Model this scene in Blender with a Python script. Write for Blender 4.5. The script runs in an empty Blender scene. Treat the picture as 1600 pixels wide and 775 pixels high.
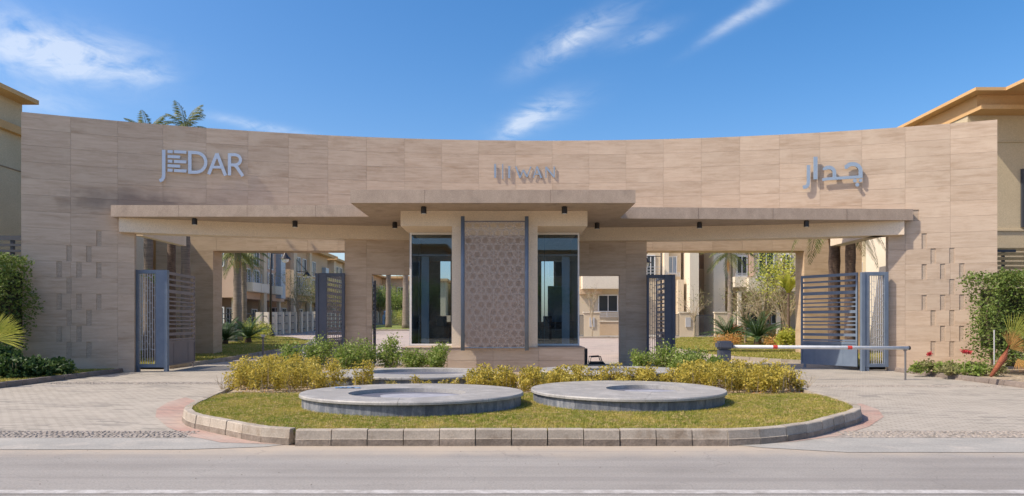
import bpy, bmesh, math, random
import numpy as np
from mathutils import Vector, Matrix
random.seed(7); rng = np.random.default_rng(11)
scene = bpy.context.scene
COL = scene.collection
PI = math.pi
CAMH = 1.7; F = 1100.0; HY = 505.0
# ------------------------------------------------------------------ camera
cam_d = bpy.data.cameras.new("camera"); cam = bpy.data.objects.new("camera", cam_d); COL.objects.link(cam)
cam.location = (0, 0, CAMH); cam.rotation_euler = (PI/2, 0, 0)
cam_d.sensor_width = 36; cam_d.lens = F/1600*36; cam_d.shift_y = (HY-387.5)/1600
cam_d.clip_start = 0.1; cam_d.clip_end = 8000
scene.camera = cam
# ------------------------------------------------------------------ light
SUN = Vector((-0.60, -0.21, 0.76)).normalized()
sun_d = bpy.data.lights.new("sun", 'SUN'); sun_d.energy = 2.0; sun_d.angle = math.radians(0.5); sun_d.color = (1.0, 0.90, 0.76)
sun = bpy.data.objects.new("sun", sun_d); COL.objects.link(sun)
sun.rotation_euler = (-SUN).to_track_quat('-Z', 'Y').to_euler(); sun.location = (-30, -10, 40)
world = bpy.data.worlds.new("World"); scene.world = world; world.use_nodes = True
nt = world.node_tree; nt.nodes.clear()
def wn(t, **k):
    n = nt.nodes.new(t)
    for a, b in k.items(): setattr(n, a, b)
    return n
wo = wn('ShaderNodeOutputWorld'); bg = wn('ShaderNodeBackground'); bg.inputs[1].default_value = 0.088
sky = wn('ShaderNodeTexSky', sky_type='NISHITA'); sky.sun_disc = False
sky.sun_elevation = math.asin(SUN.z); sky.sun_rotation = math.atan2(SUN.x, SUN.y) % (2*PI)
sky.air_density = 1.0; sky.dust_density = 1.6; sky.ozone_density = 2.0
tc = wn('ShaderNodeTexCoord'); sep = wn('ShaderNodeSeparateXYZ'); nt.links.new(tc.outputs['Generated'], sep.inputs[0])
def wm(op, a, b=None, clamp=False):
    n = wn('ShaderNodeMath', operation=op); n.use_clamp = clamp
    for i, v in enumerate((a, b)):
        if v is None: continue
        if isinstance(v, (int, float)): n.inputs[i].default_value = v
        else: nt.links.new(v, n.inputs[i])
    return n.outputs[0]
dx, dy, dz = sep.outputs
# azimuth-like and elevation-like coordinates valid for the whole sky
az = wm('ARCTAN2', dx, dy); el = wm('ARCSINE', dz)
comb = wn('ShaderNodeCombineXYZ'); nt.links.new(az, comb.inputs[0]); nt.links.new(el, comb.inputs[1])
def wnoise(rot, sc, scale, detail, seed, dist=0.6):
    mp = wn('ShaderNodeMapping'); mp.inputs['Rotation'].default_value = (0, 0, rot); mp.inputs['Scale'].default_value = (sc[0], sc[1], 1)
    mp.inputs['Location'].default_value = (seed, seed*1.7, 0)
    nt.links.new(comb.outputs[0], mp.inputs[0])
    no = wn('ShaderNodeTexNoise'); no.inputs['Scale'].default_value = scale; no.inputs['Detail'].default_value = detail
    no.inputs['Roughness'].default_value = 0.6; no.inputs['Distortion'].default_value = dist
    nt.links.new(mp.outputs[0], no.inputs['Vector']); return no.outputs[0]
fib = wnoise(math.radians(-24), (1.0, 2.6), 7.0, 12, 3.1, 1.6)
fin = wnoise(math.radians(-30), (1.0, 2.0), 22.0, 12, 8.3, 1.2)
def wisp(px, py, w, h, ang, amt):
    u = (px-800)/F; v = (HY-py)/F
    a0 = math.atan(u); e0 = math.atan(v/math.hypot(1, u))
    ca, sa = math.cos(math.radians(ang)), math.sin(math.radians(ang))
    da = wm('SUBTRACT', az, a0); de = wm('SUBTRACT', el, e0)
    s = wm('DIVIDE', wm('ADD', wm('MULTIPLY', da, ca), wm('MULTIPLY', de, sa)), w/F)
    t = wm('DIVIDE', wm('SUBTRACT', wm('MULTIPLY', de, ca), wm('MULTIPLY', da, sa)), h/F)
    r2 = wm('ADD', wm('MULTIPLY', s, s), wm('MULTIPLY', t, t))
    return wm('MULTIPLY', wm('EXPONENT', wm('MULTIPLY', r2, -1.0)), amt)
tot = None
for a in [(40, 72, 100, 30, -8, 1.35), (150, 85, 70, 24, 5, 0.85), (232, 116, 30, 11, 5, 0.8), (875, 70, 62, 16, 27, 0.95), (935, 45, 60, 18, 20, 0.6), (1010, 55, 40, 10, 15, 0.7),
          (812, 196, 42, 12, 40, 1.1), (850, 176, 60, 18, 18, 0.9), (1150, 30, 55, 7, 27, .75), (1200, 4, 60, 9, 22, .7), (400, 196, 60, 7, -6, 0.9), (40, 160, 60, 16, 0, 0.6),
          (-420, 60, 160, 40, 12, 0.9), (2050, 90, 150, 26, 25, 0.8)]:
    q = wisp(*a); tot = q if tot is None else wm('ADD', tot, q)
nz = wm('MULTIPLY', wm('SUBTRACT', wm('ADD', wm('MULTIPLY', fib, 0.65), wm('MULTIPLY', fin, 0.45)), 0.40), 3.4, True)
cl = wm('MULTIPLY', tot, nz, True)
cl = wm('MULTIPLY', cl, 0.55)
# a thin general veil elsewhere, so that the sky goes on beyond the frame
mixc = wn('ShaderNodeMixRGB'); nt.links.new(cl, mixc.inputs[0])
gam = wn('ShaderNodeHueSaturation'); gam.inputs['Saturation'].default_value = 1.40; gam.inputs['Value'].default_value = 1.0
nt.links.new(sky.outputs[0], gam.inputs['Color'])
tn = wn('ShaderNodeMixRGB', blend_type='MULTIPLY'); tn.inputs[0].default_value = 1; tn.inputs[2].default_value = (1.02, 0.90, 0.90, 1)
nt.links.new(gam.outputs[0], tn.inputs[1]); nt.links.new(tn.outputs[0], mixc.inputs[1]); mixc.inputs[2].default_value = (4.6, 4.8, 5.1, 1)
nt.links.new(mixc.outputs[0], bg.inputs[0]); nt.links.new(bg.outputs[0], wo.inputs[0])
scene.view_settings.view_transform = 'Standard'; scene.view_settings.look = 'None'
scene.view_settings.exposure = 1.27; scene.view_settings.gamma = 1.0
scene.render.engine = 'CYCLES'
scene.cycles.max_bounces = 8; scene.cycles.transparent_max_bounces = 12

# ------------------------------------------------------------------ materials
def mat(name, c1, c2=None, scale=(1, 1, 1), nscale=3.0, detail=6, rough=0.8, bump=0.0, bscale=None, metal=0.0, rnd=0.0,
        c3=None, s3=1.0, t3=(0.5, 0.7), spec=0.5, lo=0.35, hi=0.65, coord='pos'):
    m = bpy.data.materials.new(name); m.use_nodes = True; t = m.node_tree; N = t.nodes; L = t.links
    b = N['Principled BSDF']; b.inputs['Roughness'].default_value = rough; b.inputs['Metallic'].default_value = metal
    b.inputs['Specular IOR Level'].default_value = spec
    if c2 is None and not bump and not rnd:
        b.inputs['Base Color'].default_value = (*c1, 1); return m
    if coord == 'pos': g = N.new('ShaderNodeNewGeometry').outputs['Position']
    else: g = N.new('ShaderNodeTexCoord').outputs['Object']
    mp = N.new('ShaderNodeMapping'); mp.inputs['Scale'].default_value = scale; L.new(g, mp.inputs[0])
    no = N.new('ShaderNodeTexNoise'); no.inputs['Scale'].default_value = nscale; no.inputs['Detail'].default_value = detail
    no.inputs['Roughness'].default_value = 0.62; L.new(mp.outputs[0], no.inputs['Vector'])
    rp = N.new('ShaderNodeMapRange'); rp.inputs[1].default_value = lo; rp.inputs[2].default_value = hi; L.new(no.outputs[0], rp.inputs[0])
    mx = N.new('ShaderNodeMixRGB'); mx.inputs[1].default_value = (*c1, 1); mx.inputs[2].default_value = (*(c2 or c1), 1); L.new(rp.outputs[0], mx.inputs[0])
    col = mx.outputs[0]
    if c3 is not None:
        n3 = N.new('ShaderNodeTexNoise'); n3.inputs['Scale'].default_value = s3; n3.inputs['Detail'].default_value = 5; n3.inputs['Roughness'].default_value = 0.6
        L.new(g, n3.inputs['Vector'])
        r3 = N.new('ShaderNodeMapRange'); r3.inputs[1].default_value = t3[0]; r3.inputs[2].default_value = t3[1]; L.new(n3.outputs[0], r3.inputs[0])
        m3 = N.new('ShaderNodeMixRGB'); m3.inputs[2].default_value = (*c3, 1); L.new(r3.outputs[0], m3.inputs[0]); L.new(col, m3.inputs[1]); col = m3.outputs[0]
    if rnd:
        oi = N.new('ShaderNodeObjectInfo'); rr = N.new('ShaderNodeMapRange'); rr.inputs[3].default_value = 1-rnd; rr.inputs[4].default_value = 1+rnd
        L.new(oi.outputs['Random'], rr.inputs[0])
        hs = N.new('ShaderNodeHueSaturation'); L.new(rr.outputs[0], hs.inputs['Value']); L.new(col, hs.inputs['Color']); col = hs.outputs[0]
    if rough >= 0.85 or name in ('grey granite top', 'slate side cladding'):   # mineral speckle
        ng = N.new('ShaderNodeTexNoise'); ng.inputs['Scale'].default_value = 38; ng.inputs['Detail'].default_value = 3; ng.inputs['Roughness'].default_value = 0.8; L.new(g, ng.inputs['Vector'])
        rg = N.new('ShaderNodeMapRange'); rg.inputs[1].default_value = 0.3; rg.inputs[2].default_value = 0.7; rg.inputs[3].default_value = 0.80; rg.inputs[4].default_value = 1.18; L.new(ng.outputs[0], rg.inputs[0])
        hg = N.new('ShaderNodeHueSaturation'); L.new(rg.outputs[0], hg.inputs['Value']); L.new(col, hg.inputs['Color']); col = hg.outputs[0]
    L.new(col, b.inputs['Base Color'])
    if bump:
        bn = N.new('ShaderNodeTexNoise'); bn.inputs['Scale'].default_value = bscale or nscale*4; bn.inputs['Detail'].default_value = 6
        L.new(mp.outputs[0], bn.inputs['Vector'])
        bp = N.new('ShaderNodeBump'); bp.inputs['Strength'].default_value = bump; bp.inputs['Distance'].default_value = 0.02
        L.new(bn.outputs[0], bp.inputs['Height']); L.new(bp.outputs[0], b.inputs['Normal'])
    return m
def leafmat(name, ca, cb, trans=0.35, nscale=6.0, cc=None):
    m = bpy.data.materials.new(name); m.use_nodes = True; t = m.node_tree; N = t.nodes; L = t.links
    N.remove(N['Principled BSDF']); out = N['Material Output']
    g = N.new('ShaderNodeNewGeometry').outputs['Position']
    no = N.new('ShaderNodeTexNoise'); no.inputs['Scale'].default_value = nscale; no.inputs['Detail'].default_value = 4; no.inputs['Roughness'].default_value = 0.8; L.new(g, no.inputs['Vector'])
    rp = N.new('ShaderNodeMapRange'); rp.inputs[1].default_value = 0.33; rp.inputs[2].default_value = 0.67; L.new(no.outputs[0], rp.inputs[0])
    mx = N.new('ShaderNodeMixRGB'); mx.inputs[1].default_value = (*ca, 1); mx.inputs[2].default_value = (*cb, 1); L.new(rp.outputs[0], mx.inputs[0])
    col = mx.outputs[0]
    if cc:
        wv = N.new('ShaderNodeTexWhiteNoise'); sn = N.new('ShaderNodeVectorMath'); sn.operation = 'SNAP'; sn.inputs[1].default_value = (0.07, 0.07, 0.07)
        L.new(g, sn.inputs[0]); L.new(sn.outputs[0], wv.inputs['Vector'])
        gt = N.new('ShaderNodeMath'); gt.operation = 'GREATER_THAN'; gt.inputs[1].default_value = 0.8; L.new(wv.outputs[0], gt.inputs[0])
        m2 = N.new('ShaderNodeMixRGB'); m2.inputs[2].default_value = (*cc, 1); L.new(gt.outputs[0], m2.inputs[0]); L.new(col, m2.inputs[1]); col = m2.outputs[0]
    d = N.new('ShaderNodeBsdfPrincipled'); d.inputs['Roughness'].default_value = 0.55; d.inputs['Specular IOR Level'].default_value = 0.35; L.new(col, d.inputs['Base Color'])
    tr = N.new('ShaderNodeBsdfTranslucent'); L.new(col, tr.inputs[0])
    ms = N.new('ShaderNodeMixShader'); ms.inputs[0].default_value = trans; L.new(d.outputs[0], ms.inputs[1]); L.new(tr.outputs[0], ms.inputs[2])
    L.new(ms.outputs[0], out.inputs[0]); return m

def travertine(name, tint=(1.01, 1.0, 0.98), rnd=0.06):
    """banded stone: long wavy veins along the slab, pale clouds, small dark pits"""
    m = bpy.data.materials.new(name); m.use_nodes = True; t = m.node_tree; N = t.nodes; L = t.links
    b = N['Principled BSDF']; b.inputs['Roughness'].default_value = 0.75; b.inputs['Specular IOR Level'].default_value = 0.3
    g = N.new('ShaderNodeNewGeometry').outputs['Position']; oi = N.new('ShaderNodeObjectInfo')
    off = N.new('ShaderNodeVectorMath'); off.operation = 'MULTIPLY_ADD'; off.inputs[1].default_value = (7, 5, 1.3)
    cx = N.new('ShaderNodeCombineXYZ')
    for i in range(3): L.new(oi.outputs['Random'], cx.inputs[i])
    L.new(cx.outputs[0], off.inputs[0]); L.new(g, off.inputs[2])
    def nz(sc, s, d, r=0.6, dist=0.0):
        mp = N.new('ShaderNodeMapping'); mp.inputs['Scale'].default_value = sc; L.new(off.outputs[0], mp.inputs[0])
        n = N.new('ShaderNodeTexNoise'); n.inputs['Scale'].default_value = s; n.inputs['Detail'].default_value = d; n.inputs['Roughness'].default_value = r; n.inputs['Distortion'].default_value = dist
        L.new(mp.outputs[0], n.inputs['Vector']); return n.outputs[0]
    def rng_(x, a, c):
        r = N.new('ShaderNodeMapRange'); r.inputs[1].default_value = a; r.inputs[2].default_value = c; L.new(x, r.inputs[0]); return r.outputs[0]
    def mix(f, a, c):
        x = N.new('ShaderNodeMixRGB')
        L.new(f, x.inputs[0])
        for i, v in ((1, a), (2, c)):
            if isinstance(v, tuple): x.inputs[i].default_value = (v[0]*tint[0], v[1]*tint[1], v[2]*tint[2], 1)
            else: L.new(v, x.inputs[i])
        return x.outputs[0]
    v1 = nz((0.8, 0.8, 9.0), 1.5, 10, 0.72, 0.12); v2 = nz((0.55, 0.55, 3.2), 1.1, 7, 0.7, 0.3); v3 = nz((2.5, 2.5, 14), 2.5, 6, 0.7); v4 = nz((1, 1, 1.5), 1.1, 3)
    c = mix(rng_(v1, 0.30, 0.68), (0.475, 0.36, 0.262), (0.61, 0.49, 0.375))
    c = mix(rng_(v2, 0.50, 0.78), c, (0.385, 0.275, 0.185))
    c = mix(rng_(v4, 0.52, 0.72), c, (0.59, 0.475, 0.36))
    c = mix(rng_(v3, 0.66, 0.80), c, (0.30, 0.215, 0.15))
    # grey water stain above the end of the canopy, faint run-off streaks
    def blob(px, py, D_, rx, rz, fac):
        cx_ = (px-800)/F*D_; cz_ = CAMH+(HY-py)/F*D_
        sb = N.new('ShaderNodeVectorMath'); sb.operation = 'SUBTRACT'; sb.inputs[1].default_value = (cx_, D_, cz_); L.new(g, sb.inputs[0])
        ml = N.new('ShaderNodeVectorMath'); ml.operation = 'MULTIPLY'; ml.inputs[1].default_value = (1/rx, .3, 1/rz); L.new(sb.outputs[0], ml.inputs[0])
        ln = N.new('ShaderNodeVectorMath'); ln.operation = 'LENGTH'; L.new(ml.outputs[0], ln.inputs[0])
        ad = N.new('ShaderNodeMath'); ad.operation = 'MULTIPLY_ADD'; ad.inputs[1].default_value = 1.6; L.new(v4, ad.inputs[0]); L.new(ln.outputs['Value'], ad.inputs[2])
        mr = N.new('ShaderNodeMapRange'); mr.inputs[1].default_value = 1.0; mr.inputs[2].default_value = 1.9; mr.inputs[3].default_value = fac; mr.inputs[4].default_value = 0; L.new(ad.outputs[0], mr.inputs[0]); return mr.outputs[0]
    c = mix(blob(225, 314, 24.0, 2.6, .42, .75), c, (0.20, 0.165, 0.14))
    v5 = nz((2.2, 2.2, .22), 1.3, 6, .65)
    c = mix(rng_(v5, 0.64, 1.0), c, (0.38, 0.29, 0.21))
    rr = N.new('ShaderNodeMapRange'); rr.inputs[3].default_value = 1-rnd; rr.inputs[4].default_value = 1+rnd; L.new(oi.outputs['Random'], rr.inputs[0])
    hs = N.new('ShaderNodeHueSaturation'); L.new(rr.outputs[0], hs.inputs['Value']); L.new(c, hs.inputs['Color'])
    L.new(hs.outputs[0], b.inputs['Base Color'])
    bp = N.new('ShaderNodeBump'); bp.inputs['Strength'].default_value = 0.35; bp.inputs['Distance'].default_value = 0.01; L.new(v3, bp.inputs['Height']); L.new(bp.outputs[0], b.inputs['Normal'])
    return m
M = {}
M['trav'] = travertine('travertine')
M['trav2'] = travertine('travertine warm', (1.0, 0.93, 0.79))
M['joint'] = mat('stone joint', (0.50, 0.40, 0.30), (0.42, 0.33, 0.245), (1, 1, 6), 2.0, rough=0.9)
M['render'] = mat('smooth beige render', (0.80, 0.66, 0.49), (0.76, 0.62, 0.455), (1, 1, 2), 1.6, rough=0.85, bump=0.1, bscale=40)
M['fascia'] = mat('canopy stone', (0.47, 0.365, 0.275), (0.39, 0.30, 0.225), (1.6, 1.6, 1.0), 1.8, rough=0.85, bump=0.15, bscale=25, c3=(0.31, 0.24, 0.185), s3=1.3, t3=(0.58, 0.75))
M['panelgrey'] = mat('grey brown screen wall', (0.54, 0.425, 0.335), (0.48, 0.375, 0.295), (1, 1, 2), 2.0, rough=0.7)
M['blue'] = mat('blue painted steel', (0.17, 0.215, 0.275), (0.135, 0.175, 0.235), (1, 1, 1), 3.0, rough=0.5, metal=0.0)
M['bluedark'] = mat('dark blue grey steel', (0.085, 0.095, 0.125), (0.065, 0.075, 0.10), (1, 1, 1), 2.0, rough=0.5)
M['brownsteel'] = mat('dull brown grey steel', (0.20, 0.165, 0.16), (0.165, 0.14, 0.14), (1, 1, 1), 2.0, rough=0.55)  # shaded copy of the blue gate steel, shade put into the colour
M['letter'] = mat('brushed blue grey metal', (0.34, 0.42, 0.50), (0.29, 0.37, 0.46), (1, 1, 6), 8, rough=0.45, metal=0.25)
M['letterL'] = mat('pale brushed steel', (0.62, 0.70, 0.78), (0.54, 0.62, 0.72), (1, 1, 6), 8, rough=0.45, metal=0.15)
M['black'] = mat('black lamp metal', (0.018, 0.014, 0.013), rough=0.45)
M['white'] = mat('white frame paint', (0.78, 0.77, 0.74), (0.7, 0.69, 0.66), nscale=3, rough=0.5)
M['latt'] = mat('pale lattice metal', (0.50, 0.41, 0.335), rough=0.5, metal=0.0)
M['disctop'] = mat('grey granite top', (0.37, 0.36, 0.335), (0.30, 0.29, 0.27), (1, 1, 1), 1.5, rough=0.5, c3=(0.43, 0.415, 0.385), s3=2.6, t3=(0.5, 0.65), bump=0.08, bscale=60)
M['discside'] = mat('slate side cladding', (0.13, 0.145, 0.17), (0.34, 0.345, 0.35), (6, 6, 1.2), 1.8, 8, rough=0.6, rnd=0.2, lo=0.42, hi=0.75, c3=(0.09, 0.105, 0.13), s3=1.6, t3=(0.5, 0.66))
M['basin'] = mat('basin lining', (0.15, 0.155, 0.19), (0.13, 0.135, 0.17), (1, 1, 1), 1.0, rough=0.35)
M['dry'] = mat('dry pale basin floor', (0.40, 0.405, 0.43), (0.27, 0.275, 0.31), (1, 1, 1), 3.5, rough=0.6)  # pale tone stands in for sunlight on the basin floor
M['kerb'] = mat('concrete kerb', (0.43, 0.375, 0.30), (0.34, 0.295, 0.235), (1, 1, 1), 3.0, rough=0.9, rnd=0.12, bump=0.25, bscale=30, c3=(0.27, 0.215, 0.155), s3=3.2, t3=(0.55, 0.72))
M['kerbfoot'] = mat('dirty kerb foot', (0.30, 0.25, 0.20), (0.19, 0.155, 0.12), (1, 1, 1), 5.0, rough=0.95, rnd=0.15, bump=0.5, bscale=25)
M['kerbdark'] = mat('old brown kerb', (0.27, 0.22, 0.185), (0.19, 0.155, 0.13), (1, 1, 1), 3.0, rough=0.9, rnd=0.12, bump=0.25, bscale=30)
M['soil'] = mat('pale sandy soil', (0.42, 0.33, 0.22), (0.28, 0.21, 0.13), (1, 1, 1), 7.0, rough=0.95, bump=0.6, bscale=25, c3=(0.55, 0.46, 0.33), s3=9.0, t3=(0.55, 0.62))
M['lawn'] = mat('lawn base', (0.17, 0.18, 0.04), (0.42, 0.32, 0.15), (1, 1, 1), 2.2, rough=0.95, bump=0.8, bscale=60)
M['lawnfar'] = mat('mown lawn', (0.20, 0.24, 0.04), (0.27, 0.28, 0.06), (1, 1, 1), 1.2, rough=0.95, bump=0.9, bscale=50, c3=(0.09, 0.13, 0.02), s3=4.0, t3=(0.5, 0.6))
M['blade'] = leafmat('grass blade', (0.22, 0.28, 0.03), (0.56, 0.46, 0.12), 0.4, 1.3, cc=(0.64, 0.50, 0.22))
M['yellow'] = leafmat('golden leaf', (0.48, 0.40, 0.05), (0.66, 0.53, 0.12), 0.4, 5, cc=(0.24, 0.22, 0.05))
M['green'] = leafmat('green leaf', (0.15, 0.24, 0.04), (0.33, 0.42, 0.09), 0.4, 6, cc=(0.38, 0.42, 0.15))
M['darkgreen'] = leafmat('dark green leaf', (0.025, 0.062, 0.02), (0.07, 0.13, 0.035), 0.25, 5, cc=(0.12, 0.18, 0.05))
M['hedge'] = leafmat('hedge leaf', (0.085, 0.15, 0.03), (0.22, 0.29, 0.06), 0.3, 5, cc=(0.24, 0.27, 0.09))
M['oliv'] = leafmat('olive leaf', (0.24, 0.25, 0.09), (0.37, 0.35, 0.15), 0.4, 4)
M['palmleaf'] = leafmat('palm leaf', (0.07, 0.115, 0.03), (0.20, 0.22, 0.06), 0.3, 2, cc=(0.27, 0.25, 0.08))
M['cycad'] = leafmat('cycad leaf', (0.035, 0.085, 0.03), (0.09, 0.16, 0.05), 0.2, 3)
M['dryleaf'] = leafmat('dry orange leaf', (0.55, 0.26, 0.07), (0.62, 0.38, 0.12), 0.3, 3)
M['yelleaf'] = leafmat('yellow green leaf', (0.40, 0.44, 0.06), (0.60, 0.58, 0.12), 0.4, 3)
M['redleaf'] = leafmat('red leaf', (0.50, 0.07, 0.03), (0.60, 0.14, 0.05), 0.3, 3)
M['redflower'] = leafmat('red flower', (0.55, 0.03, 0.05), (0.62, 0.09, 0.10), 0.3, 10)
M['bark'] = mat('bark', (0.20, 0.14, 0.10), (0.09, 0.06, 0.045), (1, 1, 3), 6, rough=0.95, bump=0.7, bscale=14)
M['palmbark'] = mat('grey palm trunk', (0.33, 0.27, 0.215), (0.20, 0.155, 0.12), (0.5, 0.5, 7), 3, rough=0.95, bump=0.6, bscale=8)
M['twig'] = mat('pale twig', (0.50, 0.41, 0.28), (0.36, 0.29, 0.19), nscale=4, rough=0.9)
M['rust'] = mat('red brown leaf base', (0.34, 0.10, 0.04), (0.20, 0.06, 0.03), (1, 1, 3), 8, rough=0.85, bump=0.5)
M['cream'] = mat('cream house render', (0.70, 0.585, 0.42), (0.64, 0.53, 0.37), (1, 1, 1), 0.6, rough=0.9)
M['creamlit'] = mat('pale cream render', (0.80, 0.71, 0.56), (0.75, 0.66, 0.51), (1, 1, 1), 0.6, rough=0.9)  # lit copy of the cream render, also for real pale piers
M['tan'] = mat('tan house render', (0.62, 0.46, 0.30), (0.56, 0.41, 0.26), (1, 1, 1), 0.5, rough=0.9)
M['pink'] = mat('pinkish house render', (0.64, 0.45, 0.32), (0.58, 0.40, 0.28), (1, 1, 1), 0.5, rough=0.9)
M['olive'] = mat('olive yellow render', (0.60, 0.50, 0.33), (0.55, 0.455, 0.295), (1, 1, 1), 0.7, rough=0.9)
M['ochre'] = mat('ochre roof render', (0.66, 0.42, 0.19), (0.60, 0.37, 0.16), (1, 1, 1), 0.6, rough=0.9)
M['rust_orange'] = mat('orange pilaster render', (0.60, 0.36, 0.14), rough=0.9)
M['recess'] = mat('brown recess render', (0.32, 0.23, 0.15), (0.27, 0.19, 0.12), nscale=0.8, rough=0.9)  # brown darkened to hold the shade of recessed walls
M['pane'] = mat('dark house glass', (0.035, 0.045, 0.055), rough=0.12, spec=0.8)
M['bluepane'] = mat('pale blue glazing', (0.35, 0.42, 0.50), rough=0.3)
M['rail'] = mat('pale rail', (0.50, 0.50, 0.50), rough=0.5)
M['wood'] = mat('tan slat paint', (0.50, 0.34, 0.15), (0.42, 0.28, 0.12), (4, 4, 1), 2, rough=0.7)
M['darkslat'] = mat('charcoal slat paint', (0.05, 0.055, 0.065), rough=0.6)
M['redpaint'] = mat('red reflective band', (0.62, 0.06, 0.04), rough=0.4)
M['armwhite'] = mat('white barrier paint', (0.66, 0.68, 0.68), (0.56, 0.58, 0.58), (1, 1, 1), 3.0, rough=0.4)
M['post'] = mat('grey post metal', (0.20, 0.19, 0.185), rough=0.5, metal=0.3)
M['lampglass'] = mat('white lamp glass', (0.75, 0.75, 0.73), rough=0.3)
M['box'] = mat('grey green cabinet', (0.20, 0.23, 0.20), (0.17, 0.2, 0.17), nscale=2, rough=0.6)
M['inside'] = mat('booth inner wall', (0.45, 0.45, 0.45), (0.38, 0.38, 0.39), nscale=1, rough=0.8)
M['cobble'] = mat('cobble granite', (0.42, 0.37, 0.31), (0.30, 0.26, 0.22), (1, 1, 1), 9, rough=0.85, bump=0.3, c3=(0.20, 0.18, 0.15), s3=13, t3=(0.5, 0.6))
M['ground'] = mat('dusty ground', (0.48, 0.40, 0.30), (0.42, 0.35, 0.26), nscale=0.5, rough=0.95)
M['gutter'] = mat('concrete gutter', (0.37, 0.355, 0.315), (0.30, 0.29, 0.26), (0.4, 1, 1), 1.8, rough=0.9, bump=0.15, bscale=30, c3=(0.41, 0.38, 0.33), s3=1.6, t3=(0.52, 0.68))
M['line'] = mat('faded white road paint', (0.50, 0.48, 0.45), (0.34, 0.318, 0.288), (1, 1, 1), 5, 10, rough=0.85, lo=0.36, hi=0.62)
M['redpave'] = mat('red clay pavers', (0.43, 0.25, 0.20), (0.36, 0.235, 0.195), (1, 1, 1), 3, rough=0.9, bump=0.2, c3=(0.44, 0.36, 0.30), s3=2.5, t3=(0.5, 0.68))
M['carblue'] = mat('blue white kiosk panel', (0.40, 0.52, 0.66), rough=0.4)
M['chair'] = mat('black chair plastic', (0.02, 0.02, 0.024), rough=0.5)
M['sack'] = mat('blue plastic wrap', (0.09, 0.22, 0.42), (0.3, 0.42, 0.55), (1, 1, 1), 14, rough=0.4)
# glass of the gatehouse
def glassmat():
    m = bpy.data.materials.new('tinted booth glass'); m.use_nodes = True; t = m.node_tree; N = t.nodes; L = t.links
    N.remove(N['Principled BSDF']); out = N['Material Output']
    tr = N.new('ShaderNodeBsdfTransparent'); tr.inputs[0].default_value = (0.72, 0.82, 0.88, 1)
    gl = N.new('ShaderNodeBsdfGlossy'); gl.inputs['Roughness'].default_value = 0.01; gl.inputs[0].default_value = (0.8, 0.9, 1, 1)
    fr = N.new('ShaderNodeFresnel'); fr.inputs[0].default_value = 1.55
    ma = N.new('ShaderNodeMath'); ma.operation = 'ADD'; ma.inputs[1].default_value = 0.02; L.new(fr.outputs[0], ma.inputs[0])
    ms = N.new('ShaderNodeMixShader'); L.new(ma.outputs[0], ms.inputs[0]); L.new(tr.outputs[0], ms.inputs[1]); L.new(gl.outputs[0], ms.inputs[2])
    L.new(ms.outputs[0], out.inputs[0]); return m
M['glass'] = glassmat()
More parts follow.
